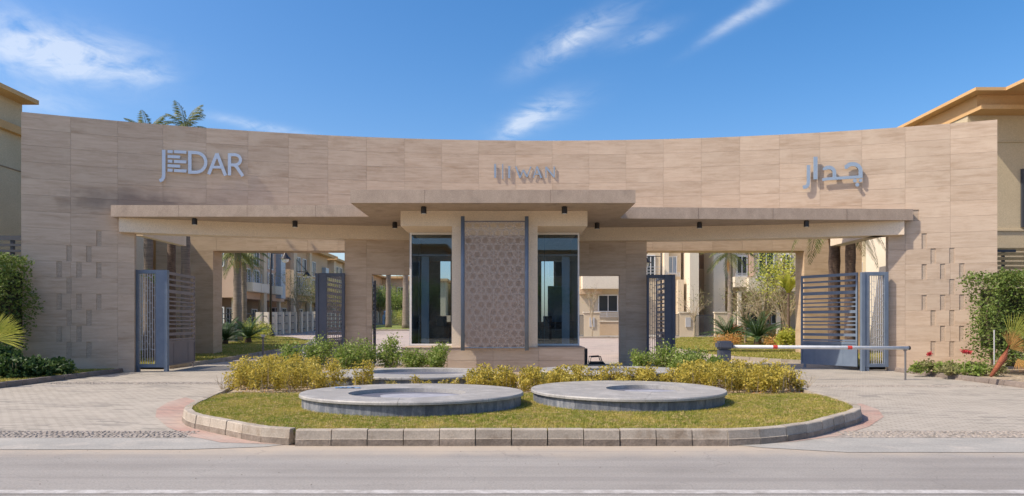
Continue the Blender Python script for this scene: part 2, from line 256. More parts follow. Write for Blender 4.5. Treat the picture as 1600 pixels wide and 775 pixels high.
# asphalt with sand blown along the kerb; block paving with grid joints
def asphaltmat():
    m = mat('worn asphalt', (0.325, 0.303, 0.272), (0.25, 0.232, 0.208), (0.10, 1.2, 1), 1.6, 10, rough=0.95, bump=0.6, bscale=90, c3=(0.335, 0.315, 0.283), s3=0.45, t3=(0.38, 0.68))
    t = m.node_tree; N = t.nodes; L = t.links; b = N['Principled BSDF']; src = b.inputs['Base Color'].links[0].from_socket
    g = N.new('ShaderNodeNewGeometry'); s = N.new('ShaderNodeSeparateXYZ'); L.new(g.outputs['Position'], s.inputs[0])
    no = N.new('ShaderNodeTexNoise'); no.inputs['Scale'].default_value = 1.3; no.inputs['Detail'].default_value = 8; L.new(g.outputs['Position'], no.inputs['Vector'])
    a = N.new('ShaderNodeMath'); a.operation = 'MULTIPLY_ADD'; L.new(no.outputs[0], a.inputs[0]); a.inputs[1].default_value = 0.9; L.new(s.outputs[1], a.inputs[2])
    r = N.new('ShaderNodeMapRange'); r.inputs[1].default_value = 9.25; r.inputs[2].default_value = 9.95; r.inputs[4].default_value = 0.85; L.new(a.outputs[0], r.inputs[0])
    mx = N.new('ShaderNodeMixRGB'); L.new(r.outputs[0], mx.inputs[0]); L.new(src, mx.inputs[1]); mx.inputs[2].default_value = (0.46, 0.385, 0.295, 1)
    tw = N.new('ShaderNodeTexNoise'); tw.inputs['Scale'].default_value = 1.0; tw.inputs['Detail'].default_value = 7; tm = N.new('ShaderNodeMapping'); tm.inputs['Scale'].default_value = (0.06, 3.2, 1); L.new(g.outputs['Position'], tm.inputs[0]); L.new(tm.outputs[0], tw.inputs['Vector'])
    tr_ = N.new('ShaderNodeMapRange'); tr_.inputs[1].default_value = 0.5; tr_.inputs[2].default_value = 0.72; tr_.inputs[4].default_value = 0.55; L.new(tw.outputs[0], tr_.inputs[0])
    tx = N.new('ShaderNodeMixRGB'); L.new(tr_.outputs[0], tx.inputs[0]); L.new(mx.outputs[0], tx.inputs[1]); tx.inputs[2].default_value = (0.20, 0.185, 0.17, 1); mx = tx
    # cracks
    vo = N.new('ShaderNodeTexVoronoi'); vo.feature = 'DISTANCE_TO_EDGE'; vo.inputs['Scale'].default_value = 0.55
    mp = N.new('ShaderNodeMapping'); mp.inputs['Scale'].default_value = (0.6, 2.2, 1); n2 = N.new('ShaderNodeTexNoise'); n2.inputs['Scale'].default_value = 3.0; n2.inputs['Detail'].default_value = 6
    L.new(g.outputs['Position'], n2.inputs['Vector']); ad = N.new('ShaderNodeVectorMath'); ad.operation = 'MULTIPLY_ADD'; ad.inputs[1].default_value = (0.7, 0.7, 0); L.new(n2.outputs[1], ad.inputs[0]); L.new(g.outputs['Position'], ad.inputs[2])
    L.new(ad.outputs[0], mp.inputs[0]); L.new(mp.outputs[0], vo.inputs['Vector'])
    cr = N.new('ShaderNodeMapRange'); cr.inputs[1].default_value = 0.0; cr.inputs[2].default_value = 0.006; cr.inputs[3].default_value = 0.35; cr.inputs[4].default_value = 0; L.new(vo.outputs[0], cr.inputs[0])
    m2 = N.new('ShaderNodeMixRGB'); L.new(cr.outputs[0], m2.inputs[0]); L.new(mx.outputs[0], m2.inputs[1]); m2.inputs[2].default_value = (0.15, 0.135, 0.125, 1)
    L.new(m2.outputs[0], b.inputs['Base Color']); return m
M['asphalt'] = asphaltmat()
def pavemat(name, c1, c2, jc, w=0.22, h=0.11, dark=(0.20, 0.185, 0.16)):
    m = bpy.data.materials.new(name); m.use_nodes = True; t = m.node_tree; N = t.nodes; L = t.links; b = N['Principled BSDF']; b.inputs['Roughness'].default_value = 0.9
    g = N.new('ShaderNodeNewGeometry'); mp = N.new('ShaderNodeMapping'); mp.inputs['Rotation'].default_value = (0, 0, math.radians(8)); L.new(g.outputs['Position'], mp.inputs[0])
    br = N.new('ShaderNodeTexBrick'); br.inputs['Scale'].default_value = 1.0; br.inputs['Brick Width'].default_value = w; br.inputs['Row Height'].default_value = h
    br.inputs['Mortar Size'].default_value = 0.009; br.inputs['Mortar Smooth'].default_value = 0.3; br.inputs['Bias'].default_value = -0.1
    br.inputs['Color1'].default_value = (*c1, 1); br.inputs['Color2'].default_value = (*c2, 1); br.inputs['Mortar'].default_value = (*jc, 1); L.new(mp.outputs[0], br.inputs['Vector'])
    no = N.new('ShaderNodeTexNoise'); no.inputs['Scale'].default_value = 0.7; no.inputs['Detail'].default_value = 8; no.inputs['Roughness'].default_value = 0.65; L.new(g.outputs['Position'], no.inputs['Vector'])
    r = N.new('ShaderNodeMapRange'); r.inputs[1].default_value = 0.35; r.inputs[2].default_value = 0.7; r.inputs[3].default_value = 0; r.inputs[4].default_value = 0.6; L.new(no.outputs[0], r.inputs[0])
    mx = N.new('ShaderNodeMixRGB'); L.new(r.outputs[0], mx.inputs[0]); L.new(br.outputs[0], mx.inputs[1]); mx.inputs[2].default_value = (0.47, 0.42, 0.345, 1)
    # missing / stained pavers, a few dark ones
    fl = N.new('ShaderNodeVectorMath'); fl.operation = 'SNAP'; fl.inputs[1].default_value = (w*2, h*1.0, 10); L.new(mp.outputs[0], fl.inputs[0])
    wh = N.new('ShaderNodeTexWhiteNoise'); L.new(fl.outputs[0], wh.inputs['Vector'])
    n2 = N.new('ShaderNodeTexNoise'); n2.inputs['Scale'].default_value = 0.45; n2.inputs['Detail'].default_value = 3; L.new(g.outputs['Position'], n2.inputs['Vector'])
    mu = N.new('ShaderNodeMath'); mu.operation = 'MULTIPLY'; L.new(wh.outputs[0], mu.inputs[0]); L.new(n2.outputs[0], mu.inputs[1])
    gr = N.new('ShaderNodeMapRange'); gr.inputs[1].default_value = 0.40; gr.inputs[2].default_value = 0.50; gr.inputs[4].default_value = 0.6; L.new(mu.outputs[0], gr.inputs[0])
    m2 = N.new('ShaderNodeMixRGB'); L.new(gr.outputs[0], m2.inputs[0]); L.new(mx.outputs[0], m2.inputs[1]); m2.inputs[2].default_value = (*dark, 1)
    L.new(m2.outputs[0], b.inputs['Base Color'])
    bp = N.new('ShaderNodeBump'); bp.inputs['Strength'].default_value = 0.5; bp.inputs['Distance'].default_value = 0.01; bp.invert = True
    L.new(br.outputs[1], bp.inputs['Height']); L.new(bp.outputs[0], b.inputs['Normal'])
    return m
M['pave'] = pavemat('pale block paving', (0.42, 0.378, 0.31), (0.33, 0.297, 0.243), (0.17, 0.15, 0.12))
M['redpave'] = pavemat('red clay paving', (0.45, 0.27, 0.21), (0.37, 0.235, 0.19), (0.26, 0.19, 0.15), 0.2, 0.1, (0.24, 0.19, 0.16))
M['pave2'] = pavemat('pinkish block paving', (0.47, 0.37, 0.32), (0.42, 0.34, 0.30), (0.30, 0.24, 0.2))

# ------------------------------------------------------------------ helpers
def origin(parent):
    v = Vector((0, 0, 0))
    while parent is not None: v += parent.location; parent = parent.parent
    return v
def link(name, me, m=None, parent=None, loc=None):
    o = bpy.data.objects.new(name, me); COL.objects.link(o)
    if m is not None and me is not None and len(me.materials) == 0: me.materials.append(m)
    if parent is not None: o.parent = parent
    if loc is not None: o.location = loc
    return o
class MB:
    def __init__(s): s.v = []; s.f = []
    def quad(s, *p):
        n = len(s.v); s.v += [tuple(q) for q in p]; s.f.append(tuple(range(n, n+len(p)))); return s
    def box(s, x0, x1, y0, y1, z0, z1):
        n = len(s.v)
        s.v += [(x0, y0, z0), (x1, y0, z0), (x1, y1, z0), (x0, y1, z0), (x0, y0, z1), (x1, y0, z1), (x1, y1, z1), (x0, y1, z1)]
        s.f += [tuple(n+i for i in q) for q in ((0, 3, 2, 1), (4, 5, 6, 7), (0, 1, 5, 4), (1, 2, 6, 5), (2, 3, 7, 6), (3, 0, 4, 7))]; return s
    def obox(s, p, q, w, z0, z1):
        """box along plan line p->q, width w centred"""
        dx, dy = q[0]-p[0], q[1]-p[1]; l = math.hypot(dx, dy) or 1; nx, ny = -dy/l*w/2, dx/l*w/2
        pts = [(p[0]-nx, p[1]-ny), (q[0]-nx, q[1]-ny), (q[0]+nx, q[1]+ny), (p[0]+nx, p[1]+ny)]
        return s.prism(pts, z0, z1)
    def prism(s, pts, z0, z1):
        a = sum(pts[i][0]*pts[(i+1) % len(pts)][1]-pts[(i+1) % len(pts)][0]*pts[i][1] for i in range(len(pts)))
        if a < 0: pts = pts[::-1]
        n = len(s.v); k = len(pts)
        zz0 = z0 if callable(z0) else (lambda x, y: z0); zz1 = z1 if callable(z1) else (lambda x, y: z1)
        s.v += [(x, y, zz0(x, y)) for x, y in pts] + [(x, y, zz1(x, y)) for x, y in pts]
        s.f.append(tuple(n+i for i in range(k))[::-1]); s.f.append(tuple(n+k+i for i in range(k)))
        for i in range(k): j = (i+1) % k; s.f.append((n+i, n+j, n+k+j, n+k+i))
        return s
    def tube(s, pts, rad, n=8, caps=True):
        pts = [Vector(p) for p in pts]; rad = rad if isinstance(rad, (list, tuple)) else [rad]*len(pts); base = len(s.v)
        for i, p in enumerate(pts):
            d = (pts[min(i+1, len(pts)-1)]-pts[max(i-1, 0)]).normalized()
            a = Vector((0, 0, 1)) if abs(d.z) < 0.9 else Vector((1, 0, 0)); u = d.cross(a).normalized(); w = d.cross(u)
            for k in range(n):
                an = 2*PI*k/n; s.v.append(tuple(p+rad[i]*(u*math.cos(an)+w*math.sin(an))))
        for i in range(len(pts)-1):
            for k in range(n):
                k2 = (k+1) % n; s.f.append((base+i*n+k, base+i*n+k2, base+(i+1)*n+k2, base+(i+1)*n+k))
        if caps:
            s.f.append(tuple(base+k for k in range(n))); s.f.append(tuple(base+(len(pts)-1)*n+k for k in range(n))[::-1])
        return s
    def bar(s, p, q, w, t=None):
        """square bar between two 3d points"""
        t = t or w; p, q = Vector(p), Vector(q); d = (q-p).normalized(); a = Vector((0, 0, 1)) if abs(d.z) < 0.9 else Vector((0, 1, 0))
        u = d.cross(a).normalized()*w/2; v = d.cross(u).normalized()*t/2; n = len(s.v)
        for c in (p, q): s.v += [tuple(c-u-v), tuple(c+u-v), tuple(c+u+v), tuple(c-u+v)]
        s.f += [tuple(n+i for i in f) for f in ((0, 3, 2, 1), (4, 5, 6, 7), (0, 1, 5, 4), (1, 2, 6, 5), (2, 3, 7, 6), (3, 0, 4, 7))]; return s
    def mesh(s, name, off=Vector((0, 0, 0)), smooth=False):
        me = bpy.data.meshes.new(name); me.from_pydata([(a-off[0], b-off[1], c-off[2]) for a, b, c in s.v], [], s.f)
        bm = bmesh.new(); bm.from_mesh(me); bmesh.ops.recalc_face_normals(bm, faces=bm.faces); bm.to_mesh(me); bm.free()
        if smooth: me.polygons.foreach_set('use_smooth', [True]*len(me.polygons))
        me.update(); return me
    def build(s, name, m, parent=None, smooth=False, label=None):
        o = link(name, s.mesh(name, origin(parent), smooth), m, parent)
        if label: o['label'] = label
        return o
def bevel(o, w=0.01, seg=2):
    me = o.data; bm = bmesh.new(); bm.from_mesh(me)
    bmesh.ops.remove_doubles(bm, verts=bm.verts, dist=1e-5)
    es = [e for e in bm.edges if e.is_manifold and e.calc_face_angle(0) > 0.5]
    bmesh.ops.bevel(bm, geom=es, offset=w, segments=seg, affect='EDGES', clamp_overlap=True); bm.to_mesh(me); bm.free(); return o
def thing(name, label, cat, loc=(0, 0, 0), group=None):
    o = bpy.data.objects.new(name, None); COL.objects.link(o); o.location = loc; o.empty_display_size = 0.3
    o['label'] = label; o['category'] = cat
    if group: o['group'] = group
    return o
def tag(o, label, cat, group=None, kind=None):
    o['label'] = label; o['category'] = cat
    if group: o['group'] = group
    if kind: o['kind'] = kind
    return o
def struct(o, label=None):
    o['kind'] = 'structure'
    if label: o['label'] = label
    return o
def P(px, py, D): return Vector(((px-800)/F*D, D, CAMH+(HY-py)/F*D))
def X(px, D): return (px-800)/F*D
def Z(py, D): return CAMH+(HY-py)/F*D
def zg(y): return 0.0 if y < 30 else min(1.7, 0.02*(y-30))
def sheet(name, pts, dz, m, cuts=(30, 115), parent=None):
    bm = bmesh.new(); bm.faces.new([bm.verts.new((x, y, 0)) for x, y in pts])
    for c in cuts:
        bmesh.ops.bisect_plane(bm, geom=bm.verts[:]+bm.edges[:]+bm.faces[:], plane_co=(0, c, 0), plane_no=(0, 1, 0))
    for v in bm.verts: v.co.z = zg(v.co.y)+dz
    bmesh.ops.triangulate(bm, faces=bm.faces); bmesh.ops.recalc_face_normals(bm, faces=bm.faces)
    if bm.faces and bm.faces[0].normal.z < 0: bmesh.ops.reverse_faces(bm, faces=bm.faces)
    me = bpy.data.meshes.new(name); bm.to_mesh(me); bm.free()
    return link(name, me, m, parent)
def rect(x0, x1, y0, y1): return [(x0, y0), (x1, y0), (x1, y1), (x0, y1)]
def catmull(pts, n=8, closed=False):
    out = []; k = len(pts)
    g = (lambda i: pts[i % k]) if closed else (lambda i: pts[max(0, min(k-1, i))])
    for i in range(k if closed else k-1):
        a, b, c, d = g(i-1), g(i), g(i+1), g(i+2)
        for j in range(n):
            t = j/n
            out.append(tuple(0.5*((2*b[q])+(-a[q]+c[q])*t+(2*a[q]-5*b[q]+4*c[q]-d[q])*t*t+(-a[q]+3*b[q]-3*c[q]+d[q])*t**3) for q in range(len(b))))
    if not closed: out.append(tuple(pts[-1]))
    return out
def resample(pts, step):
    out = [pts[0]]; acc = 0
    for a, b in zip(pts, pts[1:]):
        l = math.dist(a, b)
        while acc+l >= step:
            t = (step-acc)/l; a = (a[0]+(b[0]-a[0])*t, a[1]+(b[1]-a[1])*t); out.append(a); l = math.dist(a, b); acc = 0
        acc += l
    return out
def kerb(parent, pts, h=0.22, w=0.14, step=0.5, m=None, inner=1, name='kerb_stone', gap=0.014):
    """row of separate kerb stones; pts in plan, inner=+1 puts the stone to the left of the walking direction"""
    q = resample(pts, step); L = step-gap
    prof = [(0.0, -0.03), (0.0, h*0.42), (0.010, h*0.44), (0.022, h-0.012), (0.034, h), (w, h), (w, -0.03)]
    v = []; f = []
    for x in (0, L): v += [(x, inner*a, b) for a, b in prof]
    k = len(prof); f.append(tuple(range(k))); f.append(tuple(range(k, 2*k))[::-1])
    for i in range(k): j = (i+1) % k; f.append((i, i+k, j+k, j))
    me = bpy.data.meshes.new(name); me.from_pydata(v, [], f); bm = bmesh.new(); bm.from_mesh(me); bmesh.ops.recalc_face_normals(bm, faces=bm.faces); bm.to_mesh(me); bm.free(); me.materials.append(m)
    if m is M['kerb']:
        me.materials.append(M['kerbfoot']); me.polygons[2].material_index = 1
    o0 = origin(parent)
    for a, b in zip(q, q[1:]):
        an = math.atan2(b[1]-a[1], b[0]-a[0]); o = link(name, me, None, parent)
        o.location = Vector((a[0]+random.uniform(-.004, .004), a[1]+random.uniform(-.006, .006), zg(a[1])+random.uniform(-.006, .004)))-o0
        o.rotation_euler = (random.uniform(-.008, .008), 0, an+random.uniform(-.012, .012))
# foliage -----------------------------------------------------------
def leaf_cloud(name, C, size, m, parent=None, aspect=0.5, up=0.3, jitter=0.4, tip=True):
    """one leaf (bent diamond, 2 tris) at every centre C"""
    C = np.asarray(C, float); n = len(C)
    d = rng.normal(size=(n, 3)); d[:, 2] = d[:, 2]*0.7+up; d /= np.linalg.norm(d, axis=1)[:, None]
    a = rng.normal(size=(n, 3)); s = np.cross(d, a); s /= np.linalg.norm(s, axis=1)[:, None]
    L = size*(1+jitter*rng.uniform(-1, 1, n))[:, None]
    o = np.array(origin(parent)); C = C-o
    V = np.empty((n, 4, 3)); V[:, 0] = C; V[:, 1] = C+d*L*0.5+s*L*aspect*0.5; V[:, 2] = C+d*L; V[:, 3] = C+d*L*0.5-s*L*aspect*0.5
    nr = np.cross(d, s); V[:, 2] -= nr*L*0.12
    me = bpy.data.meshes.new(name); me.vertices.add(n*4); me.vertices.foreach_set('co', V.reshape(-1).astype(np.float32))
    me.loops.add(n*4); me.loops.foreach_set('vertex_index', np.arange(n*4, dtype=np.int32)); me.polygons.add(n)
    me.polygons.foreach_set('loop_start', np.arange(0, n*4, 4, dtype=np.int32)); me.polygons.foreach_set('loop_total', np.full(n, 4, np.int32)); me.update(calc_edges=True)
    return link(name, me, m, parent)
def clumps(c, r, nclump, per, cr, flat=1.0, hollow=0.5):
    """leaf centres in clumps scattered through an ellipsoid c, r=(rx,ry,rz)"""
    d = rng.normal(size=(nclump, 3)); d /= np.linalg.norm(d, axis=1)[:, None]
    rad = (hollow+(1-hollow)*rng.random(nclump))[:, None]
    cc = np.array(c)+d*rad*np.array(r)
    pts = cc[:, None, :]+rng.normal(size=(nclump, per, 3))*cr*(0.6+0.8*rng.random((nclump, 1, 1)))*np.array([1, 1, flat])
    return pts.reshape(-1, 3)
def stems(parent, base, tops, r=0.012, m=None, name='stem'):
    mb = MB()
    for t in tops:
        b = Vector(base); t = Vector(t); mid = (b+t)/2+Vector((random.uniform(-.08, .08), random.uniform(-.08, .08), 0)); mb.tube([b, mid, t], [r, r*.8, r*.4], 5, False)
    return mb.build(name, m or M['twig'], parent)
def shrub(name, label, cat, x, y, z, r, h, m, n=900, size=0.06, group=None, aspect=0.5):
    t = thing(name, label, cat, (x, y, z), group)
    k = 7; tops = []
    pts = []
    for i in range(k*2):
        a = random.uniform(0, 2*PI); rr = r*math.sqrt(random.random())*0.8; tz = z+h*random.uniform(.55, 1.0)*(1-0.25*rr/r)
        tops.append((x+rr*math.cos(a), y+rr*math.sin(a), tz))
    stems(t, (x, y, z), tops)
    for tp in tops:
        per = n//len(tops); tt = rng.random(per)**0.6
        b = np.array([x, y, z+0.05]); e = np.array(tp)
        p = b+(e-b)*(0.2+0.8*tt[:, None])+rng.normal(size=(per, 3))*np.array([.12, .12, .07])*r*1.6
        pts.append(p)
    leaf_cloud('foliage', np.concatenate(pts), size, m, t, aspect)
    return t
def frond_mesh(name, L, nl, ll, droop, lw=0.022, rise=0.35, hang=0.4, both=True):
    """feather frond growing along +x from the origin"""
    v = []; f = []
    def rach(t): return Vector((L*t*(1-0.18*droop*t), 0, L*(rise*t-droop*t*t*0.95)))
    pr = None; K = 10
    for i in range(K+1):
        p = rach(i/K); w = 0.03*(1-i/K)+0.006; n = len(v); v += [(p.x, -w, p.z), (p.x, w, p.z), (p.x, 0, p.z+w)]
        if pr is not None: f += [(pr, pr+1, n+1, n), (pr+1, pr+2, n+2, n+1), (pr+2, pr, n, n+2)]
        pr = n
    for i in range(nl):
        t = 0.12+0.88*i/nl; p = rach(t); q = rach(min(1, t+0.02)); d = (q-p).normalized() if t < .99 else Vector((1, 0, -.3)).normalized()
        l = ll*math.sin(PI*(0.15+0.8*t))*random.uniform(.85, 1.1)
        for sgn in (-1, 1):
            dr = (d*0.55+Vector((0, sgn, 0))*0.75+Vector((0, 0, -hang*random.uniform(.5, 1.3)+.1))).normalized()
            dn = (dr+Vector((0, 0, -hang*0.9))).normalized()
            a = p; b = p+dr*l*.5; c = b+dn*l*.5; wv = d*lw; n = len(v)
            v += [tuple(a), tuple(b+wv), tuple(c), tuple(b-wv)]; f.append((n, n+1, n+2, n+3))
    me = bpy.data.meshes.new(name); me.from_pydata(v, [], f); me.update(); return me
FR = [frond_mesh('frond', 2.6, 34, 0.75, dr, 0.03, rs, 0.5) for dr, rs in ((0.55, 0.6), (0.8, 0.45), (0.95, 0.25))]
CY = [frond_mesh('frond', 1.25, 30, 0.22, dr, 0.012, rs, 0.1) for dr, rs in ((0.45, 0.75), (0.55, 0.5), (0.45, 0.3))]
for q in FR: q.materials.append(M['palmleaf'])
for q in CY: q.materials.append(M['cycad'])
DRYF = frond_mesh('frond', 2.2, 30, 0.7, 1.25, 0.03, 0.1, 1.0); DRYF.materials.append(M['dryleaf'])
def palm(label, x, y, z, h, r0=0.28, r1=0.16, n=22, sc=1.0, group=None, dry=3, trunkmat=None, name='palm_tree', lean=(0, 0)):
    t = thing(name, label, 'palm tree', (x, y, z), group)
    mb = MB(); K = 14; pts = []; rad = []
    for i in range(K+1):
        s = i/K; pts.append((x+lean[0]*s*s, y+lean[1]*s*s, z-0.05+h*s)); rad.append((r0*(1.25 if i == 0 else 1)*(1-s)+r1*s)*(1+0.05*((i % 2)*2-1)))
    mb.tube(pts, rad, 12); mb.build('trunk', trunkmat or M['palmbark'], t, True)
    top = Vector((lean[0], lean[1], h-0.1))
    for i in range(n):
        k = i/n; me = FR[0 if k < .35 else 1 if k < .7 else 2]; o = link('frond', me, None, t, top+Vector((0, 0, -0.25*k)))
        o.rotation_euler = (random.uniform(-.3, .3), (-0.85+1.15*k)*1.0, i*2.399+random.uniform(-.2, .2)); s = sc*random.uniform(.85, 1.1); o.scale = (s, s, s)
    for i in range(dry):
        o = link('frond', DRYF, None, t, top+Vector((0, 0, -.4))); o.rotation_euler = (0, 0.7, i*2.1+1); o.scale = (sc*.8,)*3; o['label'] = 'dry hanging frond'
    return t
def cycad(label, x, y, z, sc=1.0, n=26, group=None):
    t = thing('cycad', label, 'cycad', (x, y, z), group)
    MB().tube([(x, y, z-.02), (x, y, z+.22*sc)], [.16*sc, .13*sc], 8).build('trunk', M['bark'], t)
    for i in range(n):
        k = i/n; o = link('frond', CY[i % 3], None, t, (0, 0, .2*sc)); o.rotation_euler = (0, -.75+.85*k, i*2.399); s = sc*random.uniform(.9, 1.1); o.scale = (s, s, s)
    return t

# ------------------------------------------------------------------ ground
ys = [-3000, 30, 115, 6000]
mb = MB()
for a, b in zip(ys, ys[1:]):
    mb.quad((-6000, a, zg(a)-.02), (6000, a, zg(a)-.02), (6000, b, zg(b)-.02), (-6000, b, zg(b)-.02))
struct(mb.build('ground', M['ground']), 'pale dusty ground reaching the horizon')
struct(sheet('road', rect(-300, 300, 1.5, 9.9), 0.0, M['asphalt']), 'worn pale grey asphalt road across the front')
struct(sheet('road_marking', rect(-300, 300, 7.0, 7.16), 0.006, M['line']), 'faded white line along the asphalt road')
struct(sheet('gutter', [(-60, 9.42), (-4.4, 9.45), (-3.4, 9.66), (-3.1, 9.9), (-3.1, 10.42), (-60, 10.42)], 0.006, M['gutter']), 'flat pale concrete gutter on the side of the brown open gate'); struct(sheet('gutter', [(3.1, 9.85), (3.4, 9.6), (4.4, 9.25), (60, 9.1), (60, 10.42), (3.1, 10.42)], 0.006, M['gutter']), 'flat pale concrete gutter on the side of the barrier arm')
struct(sheet('paving', [(-60, 11.05), (60, 11.05), (60, 17.6), (13.6, 17.6), (13.6, 31), (-13.6, 31), (-13.6, 17.6), (-60, 17.6)], 0.004, M['pave'], cuts=()), 'pale interlocking block paving of the entrance drives')
struct(sheet('plaza_paving', [(-12.6, 30.8), (13.2, 30.8), (13.2, 34), (13.2, 34.5), (60, 34.6), (60, 110), (-60, 110), (-60, 45), (-12.6, 45)], 0.0065, M['pave2']), 'pinkish paving of the inner roads behind the gate')
# cobble strips (thousands of small stones: stuff)
def cobbles(name, x0, x1, y0, y1, label, step=0.085):
    mb = MB(); y = y0
    while y < y1-.05:
        x = x0+random.uniform(0, .08)
        while x < x1:
            w = step*random.uniform(.7, 1.15); d = step*.93; zt = 0.012+random.uniform(0, .009); c = .012
            n = len(mb.v); xs = (x, x+w-.009); yy = (y+random.uniform(-.01, .01), y+d)
            mb.v += [(xs[0], yy[0], -.005), (xs[1], yy[0], -.005), (xs[1], yy[1], -.005), (xs[0], yy[1], -.005), (xs[0]+c, yy[0]+c, zt), (xs[1]-c, yy[0]+c, zt), (xs[1]-c, yy[1]-c, zt), (xs[0]+c, yy[1]-c, zt)]
            mb.f += [tuple(n+i for i in q) for q in ((4, 5, 6, 7), (0, 1, 5, 4), (1, 2, 6, 5), (2, 3, 7, 6), (3, 0, 4, 7))]; x += w
        y += step
    o = mb.build(name, M['cobble']); tag(o, label, 'cobbles', kind='stuff'); return o
struct(sheet('cobble_bed', rect(-60, 60, 10.40, 11.07), 0.008, M['cobble'], cuts=()), 'mortar bed under the cobble strips')
cobbles('cobble_strip', -14, -4.9, 10.43, 11.02, 'rough grey cobble strip between gutter and paving, on the side of the blue side panel with brown gate')
cobbles('cobble_strip', 5.0, 14, 10.43, 11.02, 'rough grey cobble strip between gutter and paving, on the side of the barrier arm')
cobbles('cobble_strip', -13.1, -7.6, 19.4, 20.2, 'low cobble band across the drive towards the brown open gate')
cobbles('cobble_strip', 7.3, 13.1, 18.6, 19.2, 'low cobble band across the drive beside the barrier post')

# ------------------------------------------------------------------ planted island
front = [(-3.0, 9.74), (3.1, 9.74)]
right = [(3.1, 9.74), (3.8, 9.98), (4.6, 10.55), (5.3, 11.3), (5.95, 12.0), (6.33, 12.8), (6.48, 13.8), (6.6, 15.2), (6.85, 17.5), (7.2, 20.5), (7.1, 23.0), (6.3, 25.3)]
left = [(-6.2, 25.2), (-7.3, 23.0), (-7.4, 20.0), (-6.95, 17.6), (-6.55, 15.8), (-6.22, 14.2), (-6.0, 13.1), (-5.72, 12.2), (-5.2, 11.4), (-4.3, 10.6), (-3.6, 10.0), (-3.0, 9.76)]
outline = [front[0]]+catmull(right, 5)+catmull(left, 5)
def inset(pts, d, cx=0.0, cy=16.0):
    out = []
    k = len(pts)
    for i in range(k):
        a, b = pts[i-1], pts[(i+1) % k]; dx, dy = b[0]-a[0], b[1]-a[1]; l = math.hypot(dx, dy) or 1
        out.append((pts[i][0]-dy/l*d, pts[i][1]+dx/l*d))
    return out
kr = struct(thing('kerb', 'concrete kerb of separate stones round the planted island', 'kerb', (0, 9.74, 0)))
del kr['category']
kerb(kr, outline, 0.225, 0.15, 0.5, M['kerb'], 1)
ins = inset(outline, 0.10)
isl = MB().prism(ins, -0.02, 0.155).build('soil', M['soil']); struct(isl, 'pale sandy soil of the planted island')
lawnpts = [p for p in ins if p[1] < 15.2]
# keep order: front, right side up to 15, wavy back edge, left side
rs = [p for p in ins if p[0] >= 0 and p[1] < 15.0]; ls = [p for p in ins if p[0] < 0 and p[1] < 15.0]
rs.sort(key=lambda p: p[1]); ls.sort(key=lambda p: -p[1])
back = [(x, 15.05+0.12*math.sin(x*2.1)+0.08*math.sin(x*5.3+1)) for x in np.linspace(6.1, -5.9, 40)]
lawn_poly = rs+back+ls
lw = MB().prism(lawn_poly, 0.12, 0.178).build('lawn_bed', M['lawn']); struct(lw, 'turf of the island lawn')
DISCS = [  # cx, cy, rx, ry, hx, hy, hrx, hry, ztop, label
    (-1.83, 13.0, 2.03, 1.72, -1.9, 12.8, 1.06, 0.86, 0.44, 'low round grey fountain basin nearest the kerb, blue wrap on its rim'),
    (2.24, 13.72, 1.86, 1.88, 2.6, 13.75, 0.76, 0.72, 0.43, 'low round grey fountain basin standing clear of the kerb, below the right booth window'),
    (-2.48, 17.6, 2.3, 1.8, -2.3, 17.8, 1.4, 1.0, 0.48, 'round grey basin behind, between green shrubs and the front basins'),
    (2.5, 18.0, 1.9, 1.45, 2.7, 18.0, 0.8, 0.6, 0.52, 'round grey basin half hidden by the golden hedge below the door')]
def inpoly(x, y, poly):
    c = False; j = len(poly)-1
    for i in range(len(poly)):
        xi, yi = poly[i]; xj, yj = poly[j]
        if (yi > y) != (yj > y) and x < (xj-xi)*(y-yi)/(yj-yi)+xi: c = not c
        j = i
    return c
def grass(name, poly, dens, h, z, m, label, bounds, excl=True, seedw=0.008):
    x0, x1, y0, y1 = bounds; n = int((x1-x0)*(y1-y0)*dens)
    X_ = rng.uniform(x0, x1, n); Y_ = rng.uniform(y0, y1, n)
    # vectorised point in polygon
    inside = np.zeros(n, bool); j = len(poly)-1
    for i in range(len(poly)):
        xi, yi = poly[i]; xj, yj = poly[j]
        if yi != yj:
            c = ((yi > Y_) != (yj > Y_)) & (X_ < (xj-xi)*(Y_-yi)/(yj-yi)+xi); inside ^= c
        j = i
    if excl:
        for d in DISCS: inside &= ((X_-d[0])/(d[2]-.03))**2+((Y_-d[1])/(d[3]-.03))**2 > 1
    X_, Y_ = X_[inside], Y_[inside]; n = len(X_)
    pat = 0.6+0.5*np.sin(X_*1.7+np.sin(Y_*2.3))*np.sin(Y_*1.9+X_*.6); H = h*(0.55+0.6*rng.random(n))*(0.75+.35*pat)
    a = rng.uniform(0, 2*PI, n); w = seedw*(0.7+.6*rng.random(n)); lean = rng.normal(size=(n, 2))*H[:, None]*0.55
    zz = z+np.where(Y_ > 30, 0.02*(Y_-30), 0)
    V = np.empty((n, 3, 3)); V[:, 0] = np.stack([X_-w*np.cos(a), Y_-w*np.sin(a), zz], 1); V[:, 1] = np.stack([X_+w*np.cos(a), Y_+w*np.sin(a), zz], 1)
    V[:, 2] = np.stack([X_+lean[:, 0], Y_+lean[:, 1], zz+H], 1)
    me = bpy.data.meshes.new(name); me.vertices.add(n*3); me.vertices.foreach_set('co', V.reshape(-1).astype(np.float32)); me.loops.add(n*3)
    me.loops.foreach_set('vertex_index', np.arange(n*3, dtype=np.int32)); me.polygons.add(n)
    me.polygons.foreach_set('loop_start', np.arange(0, n*3, 3, dtype=np.int32)); me.polygons.foreach_set('loop_total', np.full(n, 3, np.int32)); me.update(calc_edges=True)
    o = link(name, me, m); tag(o, label, 'grass', kind='stuff'); return o
